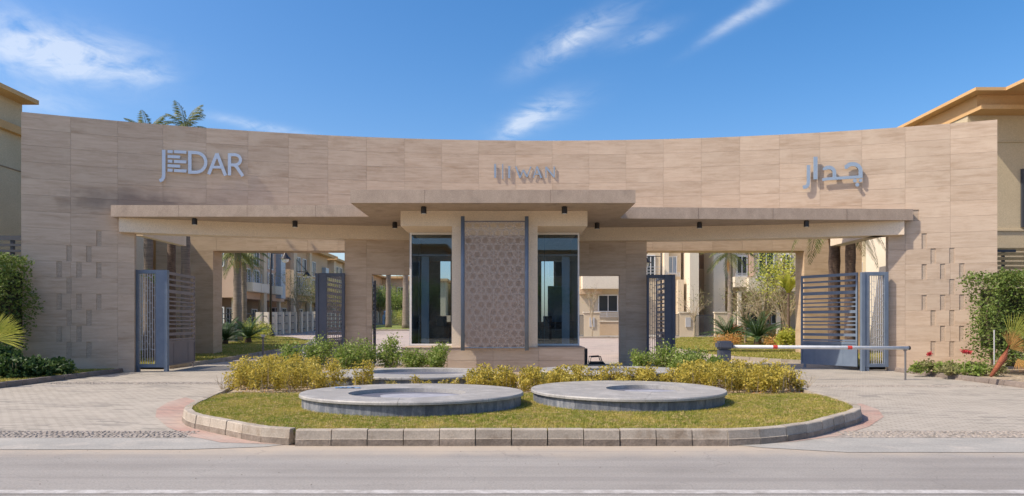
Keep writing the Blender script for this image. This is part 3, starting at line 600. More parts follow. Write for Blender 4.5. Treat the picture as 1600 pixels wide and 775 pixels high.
grass('grass', lawn_poly, 4200, 0.055, 0.175, M['blade'], 'short yellowish green grass of the island lawn round the basins', (-6.3, 6.6, 9.8, 15.3))

def ell(cx, cy, rx, ry, t): return (cx+rx*math.cos(t), cy+ry*math.sin(t))
for i, (cx, cy, rx, ry, hx, hy, hrx, hry, zt, lb) in enumerate(DISCS):
    t = thing('fountain_basin', lb, 'fountain basin', (cx, cy, 0.15), 'round fountain basins on the island')
    NS = 14; sub = 5
    for k in range(NS):
        # side cladding pieces
        mb = MB(); ts = [2*PI*(k+j/sub*(0.994))/NS for j in range(sub+1)]
        o_ = [ell(cx, cy, rx-.035, ry-.035, a) for a in ts]; i_ = [ell(cx, cy, rx-.09, ry-.09, a) for a in ts]
        mb.prism(o_+i_[::-1], 0.12, zt-.055); mb.build('cladding_slab', M['discside'], t)
    NT = 8
    for k in range(NT):
        sub2 = 9; ts = [2*PI*(k+j/sub2*(0.9965))/NT for j in range(sub2+1)]
        mb = MB()
        for a, b in zip(ts, ts[1:]):
            q = [ell(cx, cy, rx, ry, a), ell(cx, cy, rx, ry, b), ell(hx, hy, hrx, hry, b), ell(hx, hy, hrx, hry, a)]
            e = [ell(cx, cy, rx+.012, ry+.012, a), ell(cx, cy, rx+.012, ry+.012, b)]
            mb.quad(*[(x, y, zt) for x, y in q])
            mb.quad((*q[0], zt), (*q[1], zt), (*e[1], zt-.02), (*e[0], zt-.02)); mb.quad((*e[0], zt-.02), (*e[1], zt-.02), (*e[1], zt-.055), (*e[0], zt-.055))
            mb.quad((*e[0], zt-.055), (*e[1], zt-.055), (*q[2], zt-.055), (*q[3], zt-.055)); mb.quad((*q[2], zt), (*q[3], zt), (*q[3], zt-.14), (*q[2], zt-.14))
        mb.build('rim_slab', M['disctop'], t)
    fl = [ell(hx, hy, hrx+.04, hry+.04, 2*PI*k/48) for k in range(48)]
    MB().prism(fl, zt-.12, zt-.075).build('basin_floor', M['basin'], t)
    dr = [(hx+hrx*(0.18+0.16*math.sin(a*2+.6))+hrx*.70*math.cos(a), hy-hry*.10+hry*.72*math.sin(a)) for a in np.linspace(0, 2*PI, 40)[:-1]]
    if i < 2: MB().prism(dr, zt-.0745, zt-.071).build('dry_patch', M['dry'], t)  # sunlit part of the bowl, painted as a paler sheet
# crumpled blue wrap on the rim
mb = MB()
for k in range(16):
    a = P(522+k*2.3+random.uniform(-2, 2), 607+random.uniform(-2, 2), 13.6); b = a+Vector((random.uniform(.05, .14), random.uniform(-.04, .04), 0)); z = .442
    mb.quad((a.x, a.y, z), (b.x, b.y, z+random.uniform(0, .02)), (b.x+.01, b.y+.1, z+random.uniform(0, .02)), (a.x, a.y+.1, z+random.uniform(.0, .025)))
tag(mb.build('plastic_wrap', M['sack']), 'crumpled blue plastic wrap lying on the rim of a basin', 'wrap')

# golden hedge: one mass
def hedge_pts(x0, x1, y0, y1, z0, h, n, dens=1.0):
    """bushy tufts: every tuft is a small plant with leaves up its stems"""
    out = []; k = int((x1-x0)*(y1-y0)*14*dens)
    for _ in range(k):
        x, y = random.uniform(x0, x1), random.uniform(y0, y1)
        if not inpoly(x, y, inset(outline, .12)): continue
        if any(((x-d[0])/(d[2]+.1))**2+((y-d[1])/(d[3]+.1))**2 < 1 for d in DISCS): continue
        hh = h*random.uniform(.45, 1.15); r = random.uniform(.09, .17); n_ = n; n = int(n*random.uniform(.5, .85))
        t = rng.random(n)**0.75; a = rng.uniform(0, 2*PI, n); rr = r*np.sqrt(rng.random(n))*(0.45+0.75*t)
        out.append(np.stack([x+rr*np.cos(a), y+rr*np.sin(a), z0+.04+hh*t], 1)); n = n_
    return np.concatenate(out)
hp = np.concatenate([hedge_pts(-1.1, 6.5, 15.2, 16.9, .15, .5, 320), hedge_pts(-6.6, -3.1, 15.5, 18.2, .15, .62, 230, .95), hedge_pts(-6.9, -5.6, 16.2, 19.6, .15, .62, 190, .85),
                     hedge_pts(4.2, 6.6, 16.5, 18.3, .15, .55, 300)])
o = leaf_cloud('golden_hedge', hp, 0.058, M['yellow'], aspect=.5, up=.5); tag(o, 'golden yellow low hedge planting across the island behind the front basins', 'hedge', kind='stuff')
mb = MB()
for _ in range(900):
    i = random.randrange(len(hp)); p = hp[i]
    mb.tube([(p[0]+random.uniform(-.06, .06), p[1]+random.uniform(-.06, .06), .15), tuple(p)], [.006, .003], 3, False)
tag(mb.build('hedge_stems', M['twig']), 'thin bare stems under the golden hedge planting', 'hedge stems', kind='stuff')
# sparse golden plants in front of the back basin
spx = [(488, .5), (560, .42), (612, .30), (650, .48), (668, .30), (694, .36), (712, .38)]
gl = ['thin golden plant left of the back basin, at the edge of the hedge', 'thin golden plant before the near end of the back basin', 'smallest golden plant before the back basin', 'tallest golden plant, before the middle of the back basin', 'short golden plant just beside the tallest one', 'low golden plant before the end of the back basin', 'golden plant where the long hedge begins']
for k, (px, h) in enumerate(spx):
    y = 15.62 if 520 < px < 720 else 16.0; x = X(px, y)
    shrub('golden_plant', gl[k], 'plant', x, y, .15, .14, h, M['yellow'], 260, .055, 'golden plants in front of the back basin')
for k, (px, D_, h_) in enumerate(((385, 17.2, .62), (402, 16.6, .7), (430, 17.8, .85), (520, 18.6, .8), (760, 16.4, .62), (835, 16.2, .66), (1012, 16.6, .7), (1096, 16.8, .74), (1178, 16.4, .66), (1236, 15.8, .6))):
    shrub('golden_plant', ['taller golden plant at the drive end of the hedge', 'golden plant rising behind the bare twigs', 'tall loose golden plant before the inner drive', 'tall golden plant before the dark lattice panel', 'golden plant rising below the booth screen', 'golden plant below the booth window with flowers', 'golden plant below the pier by the doorway', 'golden plant in front of the green shrubs by the barrier', 'golden plant just beyond the barrier box', 'last tall golden plant at the barrier end of the hedge'][k], 'plant', X(px, D_), D_, .15, .26, h_, M['yellow'], 520, .06, 'taller golden plants rising out of the hedge')
# litter of fallen leaves on the soil
n = 1500; lx = rng.uniform(-6.2, 6.4, n); ly = 15.0+np.abs(rng.normal(size=n))*0.9
ok = np.array([inpoly(a, b, ins) for a, b in zip(lx, ly)])
o = leaf_cloud('fallen_leaves', np.stack([lx[ok], ly[ok], np.full(ok.sum(), .16)], 1), .05, M['dryleaf'], up=.15); tag(o, 'dry fallen leaves on the soil under the golden hedge', 'leaves', kind='stuff')
# thin bare twigs at the island tip
for px, py, h in ((348, 607, .45), (362, 600, .5), (1262, 600, .4)):
    D = F*(CAMH-.155)/(py+6-HY); x = X(px, D); t = thing('bare_plant', 'bare thin twigs at the edge of the island, %s' % {348: 'outermost beside the red pavers', 362: 'beside the golden hedge', 1262: 'beside the barrier drive'}[px], 'plant', (x, D, .15))
    stems(t, (x, D, .15), [(x+random.uniform(-.3, .3), D+random.uniform(-.1, .1), .15+h*random.uniform(.6, 1)) for _ in range(9)], .007)
# green shrubs of the island
G = 'green shrubs on the island before the wall'
for px, D, h, r, lb in ((455, 20.6, .82, .42, 'small loose green shrub in the golden hedge, nearest the drive'), (497, 21.2, .98, .48, 'upright green shrub in front of the dark lattice panel'), (566, 21.0, .98, .55, 'wide dense green shrub before the stone pier'),
                        (612, 21.3, .95, .5, 'dense green shrub before the small dark side gate'), (540, 20.4, .8, .45, 'green shrub between lattice panel and stone pier'), (648, 20.8, .72, .42, 'low green shrub below the booth window'), (682, 20.6, .86, .42, 'taller loose green shrub at the corner of the booth plinth')):
    shrub('green_shrub', lb, 'shrub', X(px, D), D, .15, r*1.12, h*1.28, M['green'], 2100, .075, G)
for px, D, h, r, lb in ((1005, 20.2, .72, .40, 'dark green shrub at the foot of the pier by the open doorway'), (1040, 20.4, .85, .45, 'green shrub before the blue edged lattice panel'), (1085, 20.0, .75, .42, 'green shrub between lattice panel and barrier box'), (1118, 19.6, .55, .28, 'small green shrub against the barrier box'), (1062, 19.4, .6, .4, 'low green shrub in front of the lattice panel shrubs')):
    shrub('green_shrub', lb, 'shrub', X(px, D), D, .15, r*1.15, h*1.28, M['green'], 1900, .075, G)
# red paver crescents
def crescent(name, pts, lb): struct(sheet(name, pts, 0.0095, M['redpave'], cuts=()), lb)
li = [p for p in catmull(left, 5) if p[1] < 14.6]; ri = [p for p in catmull(right, 5) if p[1] < 14.4]
lo_ = [(X(a, F*CAMH/(b-HY)), F*CAMH/(b-HY)) for a, b in ((345, 692), (300, 683), (262, 668), (243, 652), (245, 640), (262, 629), (290, 621))]
crescent('red_paving', [(x+.02, y+.02) for x, y in li[::-1]]+lo_[::-1], 'band of faded red pavers round the tip of the island, beside the wide grey drive')
ro_ = [(X(a, F*CAMH/(b-HY)), F*CAMH/(b-HY)) for a, b in ((1240, 691), (1310, 682), (1358, 667), (1381, 652), (1372, 640), (1345, 631))]
crescent('red_paving', [(x-.02, y+.02) for x, y in ri]+ro_[::-1], 'band of faded red pavers round the island tip on the barrier side')

# ------------------------------------------------------------------ the curved stone wall
CX, CY_, R = 1.3, -16.4, 43.0; HW = 8.6
def theta(px, r=R):
    k = (px-800)/F  # point (kD, D) on circle
    a = k*k+1; b = -2*(k*CX+CY_); c = CX*CX+CY_*CY_-r*r
    D = (-b+math.sqrt(b*b-4*a*c))/(2*a); return math.atan2(k*D-CX, D-CY_)
def pol(th, r): return (CX+r*math.sin(th), CY_+r*math.cos(th))
def Dwall(px, r=R): return pol(theta(px, r), r)[1]
def curved(mb, r0, r1, solid, ths, zs):
    """solid[i][j] for theta cell i, z cell j; only outer faces"""
    n, m_ = len(ths)-1, len(zs)-1
    S = lambda i, j: 0 <= i < n and 0 <= j < m_ and solid[i][j]
    p = lambda i, j, r: (*pol(ths[i], r), zs[j])
    for i in range(n):
        for j in range(m_):
            if not solid[i][j]: continue
            mb.quad(p(i, j, r0), p(i+1, j, r0), p(i+1, j+1, r0), p(i, j+1, r0)); mb.quad(p(i, j, r1), p(i+1, j, r1), p(i+1, j+1, r1), p(i, j+1, r1))
            if not S(i-1, j): mb.quad(p(i, j, r0), p(i, j, r1), p(i, j+1, r1), p(i, j+1, r0))
            if not S(i+1, j): mb.quad(p(i+1, j, r0), p(i+1, j, r1), p(i+1, j+1, r1), p(i+1, j+1, r0))
            if not S(i, j-1): mb.quad(p(i, j, r0), p(i+1, j, r0), p(i+1, j, r1), p(i, j, r1))
            if not S(i, j+1): mb.quad(p(i, j+1, r0), p(i+1, j+1, r0), p(i+1, j+1, r1), p(i, j+1, r1))
T0, T1 = theta(33), theta(1558.5)
BZ0, BZ1, CZ1 = 4.79, 5.28, 5.67
openings = [(theta(210), theta(538.5), -1, BZ0+.02), (theta(581), theta(648), -1, 3.52), (theta(896), theta(968), -1, 3.50), (theta(1010.5), theta(1388), -1, BZ0+.02),
            (theta(846), theta(866), 0.9, 4.1), (theta(688), theta(704), 0.9, 4.1)]
def grid_curved(name, r0, r1, t0, t1, z0, z1, ops, m, parent, nth=60):
    ths = sorted(set([t0+(t1-t0)*i/nth for i in range(nth+1)]+[q for o in ops for q in o[:2] if t0 < q < t1]))
    zs = sorted(set([z0, z1]+[q for o in ops for q in o[2:4] if z0 < q < z1]))
    sol = [[not any(o[0]-1e-9 <= (ths[i]+ths[i+1])/2 <= o[1] and o[2] <= (zs[j]+zs[j+1])/2 <= o[3] for o in ops) for j in range(len(zs)-1)] for i in range(len(ths)-1)]
    mb = MB(); curved(mb, r0, r1, sol, ths, zs); return mb.build(name, m, parent)
wall = thing('stone_wall', 'long concave travertine wall of the gated entrance, carrying all three metal signs', 'wall', (0, 24, 0))
grid_curved('wall_core', R+.025, R+.40, T0, T1, -.1, HW-.012, openings, M['joint'], wall)
# stone slabs
NC = 24; NR = 16; rh = HW/NR; dth = (T1-T0)/NC
slotL_x = [92.5, 108, 123.5, 139, 154.5]; slotR_x = [1444, 1458, 1473, 1487.5, 1503]
patL = {0: [4], 1: [1, 3], 2: [0, 2, 4], 3: [1], 4: [0, 2, 4], 5: [1, 3], 6: [0, 2], 7: [1, 3]}
patR = {0: [0], 1: [1, 3], 2: [0, 2, 4], 3: [3], 4: [0, 2, 4], 5: [1, 3], 6: [2, 4], 7: [1, 3]}
holes = list(openings)
for xs, pat in ((slotL_x, patL), (slotR_x, patR)):
    for r_, cs in pat.items():
        zt = HW-rh*(7+r_)
        for c in cs:
            th = theta(xs[c]); holes.append((th-.0775/R, th+.0775/R, zt-rh+.006, zt-.006))
holes.append((theta(186.5), theta(1412.5), BZ0, BZ1)); holes.append((theta(180), theta(1436), BZ1, CZ1)); holes.append((theta(642), theta(904), -1, BZ0))
panel_cache = {}
def subtract(rc, h):
    a, b, c, d = rc; e, f_, g_, i_ = h
    if e >= b-1e-6 or f_ <= a+1e-6 or g_ >= d-1e-6 or i_ <= c+1e-6: return [rc]
    out = []
    if e > a: out.append((a, e, c, d))
    if f_ < b: out.append((f_, b, c, d))
    a2, b2 = max(a, e), min(b, f_)
    if g_ > c: out.append((a2, b2, c, g_))
    if i_ < d: out.append((a2, b2, i_, d))
    return out
gp = .0045
npan = 0
for i in range(NC):
    for j in range(NR):
        a, b = T0+i*dth+gp/2/R, T0+(i+1)*dth-gp/2/R; c, d = HW-(j+1)*rh+gp/2, HW-j*rh-gp/2
        rcs = [(a, b, c, d)]
        for h in holes: rcs = [q for r_ in rcs for q in subtract(r_, h)]
        rcs = [q for q in rcs if (q[1]-q[0])*R > .02 and q[3]-q[2] > .02]
        if not rcs: continue
        tm = (a+b)/2; key = tuple((round((q[0]-tm)*R, 3), round((q[1]-tm)*R, 3), round(q[2]-c, 3), round(q[3]-c, 3)) for q in rcs)
        if key not in panel_cache:
            mb = MB()
            for q in key:
                mb.box(q[0], q[1], 0, .026, q[2], q[3])
            me = mb.mesh('wall_slab'); me.materials.append(M['trav']); panel_cache[key] = me
        o = link('wall_slab', panel_cache[key], None, wall); x, y = pol(tm, R-random.uniform(0, .0025)); o.location = (x, y-24, c); o.rotation_euler = (0, 0, -tm); npan += 1
print('wall slabs', npan)
# beams under the canopy
canopy = thing('canopy', 'flat beige canopy slab stepping out over the booth and both drives', 'canopy', (0, 23, BZ1))
ca = [(-13.48, 23.65), (-4.81, 23.65), (-4.81, 20.95), (3.675, 20.95), (3.675, 23.98), (3.78, 24.06), (13.95, 24.48)]
arc = [pol(theta(1437, R+.05)+(theta(173, R+.05)-theta(1437, R+.05))*i/40, R+.05) for i in range(41)]
arc[0] = (13.95, arc[0][1]); arc[-1] = (-13.48, arc[-1][1])
o = MB().prism(ca+arc, BZ1, CZ1).build('slab', M['fascia'], canopy)
for (a, b) in ((186, 641), (905, 1413)):
    t0, t1 = theta(a, R-.25), theta(b, R-.25)
    grid_curved('beam', R-.25, R+.38, t0, t1, BZ0, BZ1-.002, [], M['render'], canopy, 24)
for x, y0 in ((-11.2, 23.65), (-8.9, 23.65), (-6.6, 23.65), (-2.6, 20.95), (1.15, 20.95), (6.4, 24.166), (9.0, 24.273), (11.6, 24.38)):
    MB().box(x-.004, x+.004, y0-.0012, y0+.02, BZ1+.002, CZ1-.002).build('sealant_joint', M['bark'], canopy)
# spotlights under the canopy
for px, py, D, lb in ((304, 341, 24.0, 'over the brown open gate'), (461, 344.7, 24.6, 'over the middle of the drive with the brown gate'), (617, 347, 24.9, 'above the dark side gate'), (662, 323, 21.6, 'above the left-hand booth window'),
                      (882, 324, 21.6, 'above the booth window with red flowers'), (933, 348, 25.05, 'above the open doorway with the chair'), (1093, 347, 24.9, 'over the middle of the barrier drive'), (1260, 345, 24.55, 'over the blue open gate')):
    x = X(px, D); t = thing('spotlight', 'small black downlight under the canopy, '+lb, 'spotlight', (x, D, BZ1), 'black downlights under the canopy')
    MB().tube([(x, D, BZ1-.001), (x, D, BZ1-.02)], .06, 12).build('mount', M['black'], t)
    MB().tube([(x, D, BZ1-.02), (x, D, BZ1-.22)], .088, 16).build('housing', M['black'], t)
    MB().tube([(x, D, BZ1-.21), (x, D, BZ1-.226)], .07, 12).build('lens', M['lampglass'], t)

# ------------------------------------------------------------------ booth between the drives
booth = thing('guard_booth', 'beige guard booth with two tall tinted windows and a lattice screen', 'booth', (-.5, 23, .15))
MB().box(-3.545, 2.40, 22.40, 24.6, BZ0+.002, BZ1-.003).build('header', M['render'], booth)
MB().box(-1.914, .815, 22.425, 24.02, .93, BZ0-.002).build('middle_wall', M['render'], booth)
MB().box(-1.60, .45, 22.405, 22.43, .925, BZ0-.3).build('screen_wall', M['panelgrey'], booth)
for k in range(4):
    x0 = -3.5+k*1.45; 
    for r_ in range(2):
        MB().box(x0+.003, x0+1.45-.003, 22.36, 22.42, .14+r_*.385, .14+(r_+1)*.385-.006).build('plinth_slab', M['trav'], booth)
MB().box(-3.499, 2.299, 22.42, 24.3, .1, .91).build('plinth', M['joint'], booth)
MB().box(-3.52, 2.32, 22.34, 24.0, .91, .935).build('sill_slab', M['fascia'], booth)
for x0, x1 in ((-3.5, -3.42), (2.24, 2.30)):
    MB().box(x0, x1, 24.03, pol(theta(650 if x0 < 0 else 900), R)[1]+.03, .1, BZ0-.002).build('side_wall', M['inside'], booth)
for x0, x1 in ((-3.47, -2.0), (.82, 2.29)):
    f_ = MB(); w = .05; z0, z1 = .94, BZ0-.004
    f_.box(x0, x0+w, 23.96, 24.03, z0, z1).box(x1-w, x1, 23.96, 24.03, z0, z1).box(x0+w, x1-w, 23.96, 24.03, z1-w-.02, z1).box(x0+w, x1-w, 23.96, 24.03, z0, z0+w+.01)
    fo = f_.build('window', M['white'], booth)
    MB().box(x0+w-.01, x1-w+.01, 24.0, 24.008, z0+w, z1-w).build('pane', M['glass'], fo)
    # thin mullion seen through the glass
    MB().box(x0+.28, x0+.30, 24.02, 24.05, z0+w, z1-w).build('mullion', M['post'], fo)
# counter, inner door, desk
MB().box(-3.4, 2.2, 25.1, 25.15, .93, 1.75).build('counter', M['bark'], booth)
MB().box(1.35, 1.95, 25.6, 25.65, .93, 3.0).build('inner_door', M['inside'], booth)
d_ = MB(); d_.box(1.3, 1.36, 25.5, 25.6, .93, 3.05).box(1.94, 2.0, 25.5, 25.6, .93, 3.05).box(1.36, 1.94, 25.5, 25.6, 3.0, 3.05); d_.build('door_frame', M['rail'], booth)
MB().box(-3.42, 2.24, 24.05, 26.2, 4.0, 4.06).build('inner_ceiling', M['inside'], booth)
for x0, x1 in ((-3.12, -2.86), (1.72, 1.98)): MB().box(x0, x1, 24.25, 24.28, .95, 4.0).build('blind', M['rail'], booth)
for x0, x1 in ((-2.75, -2.2), (1.0, 1.5)): MB().box(x0, x1, 24.6, 24.95, .93, 1.55).build('desk', M['bark'], booth); MB().box(x0+.1, x1-.1, 24.75, 24.8, 1.6, 1.95).build('monitor', M['chair'], booth)
# lattice screen
scr = thing('lattice_screen', 'tall star pattern metal lattice screen between two blue posts on the booth', 'screen', (-.57, 22.15, .9))
for px in (723, 823): 
    x = X(px, 22.15); MB().tube([(x, 22.15, .84), (x, 22.15, 5.06)], .062, 14).build('post', M['blue'], scr, True)
    for z in (1.3, 4.35): MB().box(x-.02, x+.02, 22.2, 22.42, z-.04, z+.04).build('bracket', M['post'], scr)
sx0, sx1, sz0, sz1 = X(726, 22.15), X(820, 22.15), .93, 4.90
lat = MB()
def seg2(a, b, w=.016):
    # clip to rect
    (x0, z0), (x1, z1) = a, b; t0, t1 = 0, 1; dx, dz = x1-x0, z1-z0
    for p_, q_ in ((-dx, x0-sx0), (dx, sx1-x0), (-dz, z0-sz0), (dz, sz1-z0)):
        if abs(p_) < 1e-9:
            if q_ < 0: return
            continue
        r_ = q_/p_
        if p_ < 0: t0 = max(t0, r_)
        else: t1 = min(t1, r_)
    if t0 >= t1: return
    lat.bar((x0+dx*t0, 22.15, z0+dz*t0), (x0+dx*t1, 22.15, z0+dz*t1), w, .014)
a_ = .15; hx_ = a_*math.sqrt(3)
for r_ in range(-1, 20):
    for c_ in range(-1, 10):
        ox = sx0+c_*hx_+(hx_/2 if r_ % 2 else 0); oz = sz0+r_*a_*1.5
        V6 = [(ox+a_*math.sin(PI/3*k), oz+a_*math.cos(PI/3*k)) for k in range(6)]
        mid = [((V6[k][0]+V6[(k+1) % 6][0])/2, (V6[k][1]+V6[(k+1) % 6][1])/2) for k in range(6)]
        for k in range(3): seg2(V6[k], V6[k+1])
        inn = [(ox+a_*.42*math.sin(PI/3*(k+.5)), oz+a_*.42*math.cos(PI/3*(k+.5))) for k in range(6)]
        inv = [(ox+a_*.62*math.sin(PI/3*k), oz+a_*.62*math.cos(PI/3*k)) for k in range(6)]
        if (r_+c_) % 3 != 1:
            for k in range(6): seg2(mid[k], inv[k], .012); seg2(mid[k], inv[(k+1) % 6], .012)
        else:
            for k in range(3): seg2(V6[k], V6[k+3], .012)
lat.build('lattice', M['latt'], scr)
MB().bar((sx0, 22.15, 4.90), (sx1, 22.15, 4.90), .04).build('rail', M['brownsteel'], scr)
MB().bar((sx0, 22.15, .93), (sx1, 22.15, .93), .03).build('rail', M['blue'], scr)

# ------------------------------------------------------------------ signs
def sign(name, label, strokes_by_letter, m, stand, thick, to_px, part='letter'):
    t = thing(name, label, 'sign', (0, 24, 6.6))
    rf = R-stand
    def wp(uv, r): px, py = to_px(uv); th = theta(px, rf); D = pol(th, rf)[1]; return (*pol(th, r), Z(py, D))
    for nm, strokes in strokes_by_letter:
        mb = MB()
        for si, s in enumerate(strokes):
            pts, w = s
            eps = .0012*si
            if len(pts) == 1:   # dot
                c = pts[0]; ring = [(c[0]+w/2*math.cos(2*PI*k/14), c[1]+w/2*math.sin(2*PI*k/14)) for k in range(14)]
                f0 = [wp(q, rf-eps) for q in ring]; f1 = [wp(q, rf+thick) for q in ring]; n = len(mb.v); mb.v += f0+f1
                mb.f.append(tuple(range(n, n+14))); mb.f.append(tuple(range(n+14, n+28)))
                for k in range(14): j = (k+1) % 14; mb.f.append((n+k, n+j, n+14+j, n+14+k))
                continue
            L_, R_ = [], []
            for i, p in enumerate(pts):
                a = pts[max(0, i-1)]; b = pts[min(len(pts)-1, i+1)]; d = Vector((b[0]-a[0], b[1]-a[1])).normalized(); nrm = Vector((-d.y, d.x))
                sc = 1.0
                if 0 < i < len(pts)-1:
                    d1 = (Vector(p)-Vector(a)).normalized(); sc = 1/max(.5, abs(d1.dot(d)))
                L_.append((p[0]+nrm.x*w/2*sc, p[1]+nrm.y*w/2*sc)); R_.append((p[0]-nrm.x*w/2*sc, p[1]-nrm.y*w/2*sc))
            for i in range(len(pts)-1):
                q = [L_[i], L_[i+1], R_[i+1], R_[i]]; f0 = [wp(z_, rf-eps) for z_ in q]; f1 = [wp(z_, rf+thick) for z_ in q]; n = len(mb.v); mb.v += f0+f1
                mb.f += [tuple(n+z_ for z_ in fc) for fc in ((0, 1, 2, 3), (7, 6, 5, 4), (0, 4, 5, 1), (1, 5, 6, 2), (2, 6, 7, 3), (3, 7, 4, 0))]
            # stand-off pin
            c = pts[len(pts)//2]; a0 = wp(c, rf+thick); a1 = wp(c, R+.005); mb.tube([a0, a1], .012, 6, False)
        mb.build(part, m, t)
    return t
def arcp(cx, cy, rx, ry, a0, a1, n=10): return [(cx+rx*math.cos(math.radians(a0+(a1-a0)*i/n)), cy+ry*math.sin(math.radians(a0+(a1-a0)*i/n))) for i in range(n+1)]
J = [('letter', [([(286, 192), (286, 505), (281, 540), (264, 566), (234, 580)], 42)])]
bricks = []
for (x0, x1, y0) in ((335, 397, 194), (415, 568, 196), (335, 490, 256), (338, 394, 314), (415, 568, 318), (335, 490, 371), (335, 397, 427), (415, 570, 432)):
    yy = y0+19; bricks.append(([(x0, yy), (x1, yy+(x1-x0)*.05)], 36))
J.append(('letter', bricks))
J.append(('letter', [([(612, 205), (612, 490)], 42), ([(620, 224), (690, 228)]+arcp(690, 350, 122, 122, -85, 85, 14)[1:]+[(690, 472), (620, 472)], 38)]))
J.append(('letter', [([(848, 498), (952, 238)], 40), ([(952, 238), (1058, 514)], 40), ([(892, 408), (1014, 410)], 32)]))
J.append(('letter', [([(1108, 236), (1108, 512)], 40), ([(1116, 252), (1180, 254)]+arcp(1180, 318, 66, 62, -80, 80, 10)+[(1180, 382), (1116, 380)], 36), ([(1172, 385), (1200, 408), (1275, 520)], 38)]))
sign('metal_sign', 'pale steel sign reading JEDAR, its E made of small bricks, on the stone wall', J, M['letterL'], .10, .05, lambda uv: (220+uv[0]/8, 210+uv[1]/8))
I = [('letter', [([(300, 232), (300, 262)], 40), ([(300, 262), (300, 380), (300, 425)], 46)]), ('letter', [([(405, 232), (405, 440)], 24)]), ('letter', [([(495, 262), (495, 430)], 46)]),
     ('letter', [([(585, 268), (645, 425)], 34), ([(645, 425), (690, 315)], 26), ([(690, 315), (742, 415)], 34), ([(742, 415), (795, 270)], 24)]),
     ('letter', [([(830, 425), (880, 268)], 24), ([(880, 268), (940, 428)], 38), ([(850, 375), (918, 375)], 22)]), ('letter', [([(1005, 425), (1005, 270)], 26), ([(1005, 276), (1120, 415)], 36), ([(1120, 420), (1120, 268)], 26)])]
I = [(nm, [(p_, w_*.62) for p_, w_ in ss]) for nm, ss in I]
sign('metal_sign', 'small slender blue metal sign reading IIIWAN on the wall above the booth canopy', I, M['letter'], .055, .02, lambda uv: (740+uv[0]/8.89, 230+uv[1]/8.89))
A = [('letter', [([(374, 325), (374, 545), (366, 590), (345, 616), (300, 625)], 46)]), ('letter', [([(468, 214), (468, 518)], 54)]),
     ('letter', [([(592, 392)]+arcp(640, 410, 60, 52, 215, 270, 4)+arcp(650, 425, 72, 67, 275, 360, 7)+[(724, 500)], 48), ([(560, 524), (620, 512), (800, 500), (1080, 482)], 38)]),
     ('letter', [([(862, 350)]+arcp(960, 400, 88, 88, 215, 275, 6)+arcp(975, 405, 100, 92, 280, 360, 8)+[(1076, 500)], 52)]), ('letter', [([(998, 536)], 50), ([(1076, 532)], 46), ([(1030, 590)], 52)])]
sign('metal_sign', 'blue metal Arabic lettering standing off the sunlit end of the stone wall', A, M['letter'], .155, .05, lambda uv: (1220+uv[0]/8.611, 220+uv[1]/8.611))

# ------------------------------------------------------------------ gates
def frame_rect(mb, x0, x1, z0, z1, w, y0, y1):
    mb.box(x0, x0+w, y0, y1, z0, z1).box(x1-w, x1, y0, y1, z0, z1).box(x0+w, x1-w, y0, y1, z1-w, z1).box(x0+w, x1-w, y0, y1, z0, z0+w)
def lattice_panel(label, px0, px1, ph0, ph1, D, mf, ztop, hingeside):
    """fixed side panel: frame with an open brick lattice of thin bars"""
    x0, x1 = X(px0, D), X(px1, D); h0, h1 = X(ph0, D), X(ph1, D); z0 = .16
    t = thing('lattice_gate', label, 'lattice gate', ((x0+x1)/2, D, z0), 'fixed lattice panels beside the gates')
    fz0, fz1 = z0+.12, ztop-.13
    f_ = MB(); f_.box(x0, h0, D-.05, D+.05, z0, ztop).box(h1, x1, D-.05, D+.05, z0, ztop).box(h0, h1, D-.048, D+.048, fz1, ztop).box(h0, h1, D-.048, D+.048, z0, fz0)
    bevel(f_.build('frame', mf, t), .008, 1)
    pw = .11; xp = x1 if hingeside > 0 else x0; MB().box(xp-pw/2+hingeside*.05, xp+pw/2+hingeside*.05, D-.075, D+.075, 0, ztop-.01).build('post', mf, t)
    MB().box(x0+.05, x0+.16, D-.04, D+.04, 0, z0).build('foot', mf, t)
    nb = 7; bs = [h0+(h1-h0)*(k+.5)/nb for k in range(nb)]
    for k, x in enumerate(bs):
        bb = MB(); bb.box(x-.0075, x+.0075, D-.012, D+.012, fz0, fz1); bb.build('bar', M['rail'] if mf is M['blue'] else M['brownsteel'], t)
    c = MB()
    for k in range(nb+1):
        xa = h0 if k == 0 else bs[k-1]+.0075; xb = h1 if k == nb else bs[k]-.0075; z = fz0+.1+(.42 if k % 2 else .12)
        while z < fz1-.05:
            st = random.choice((.28, .42, .2)); 
            if z > fz0+.45: c.box(xa, xb, D-.011, D+.011, z-.008, z+.008)
            z += st
    c.build('cross_bars', M['rail'] if mf is M['blue'] else M['brownsteel'], t)['kind'] = 'stuff'
    return t
BANDS = [(.07, .09), (.125, .15), (.19, .225), (.26, .275), (.305, .32), (.35, .365), (.40, .43), (.465, .48), (.51, .525), (.55, .565), (.595, .615), (.65, .68), (.715, .735)]
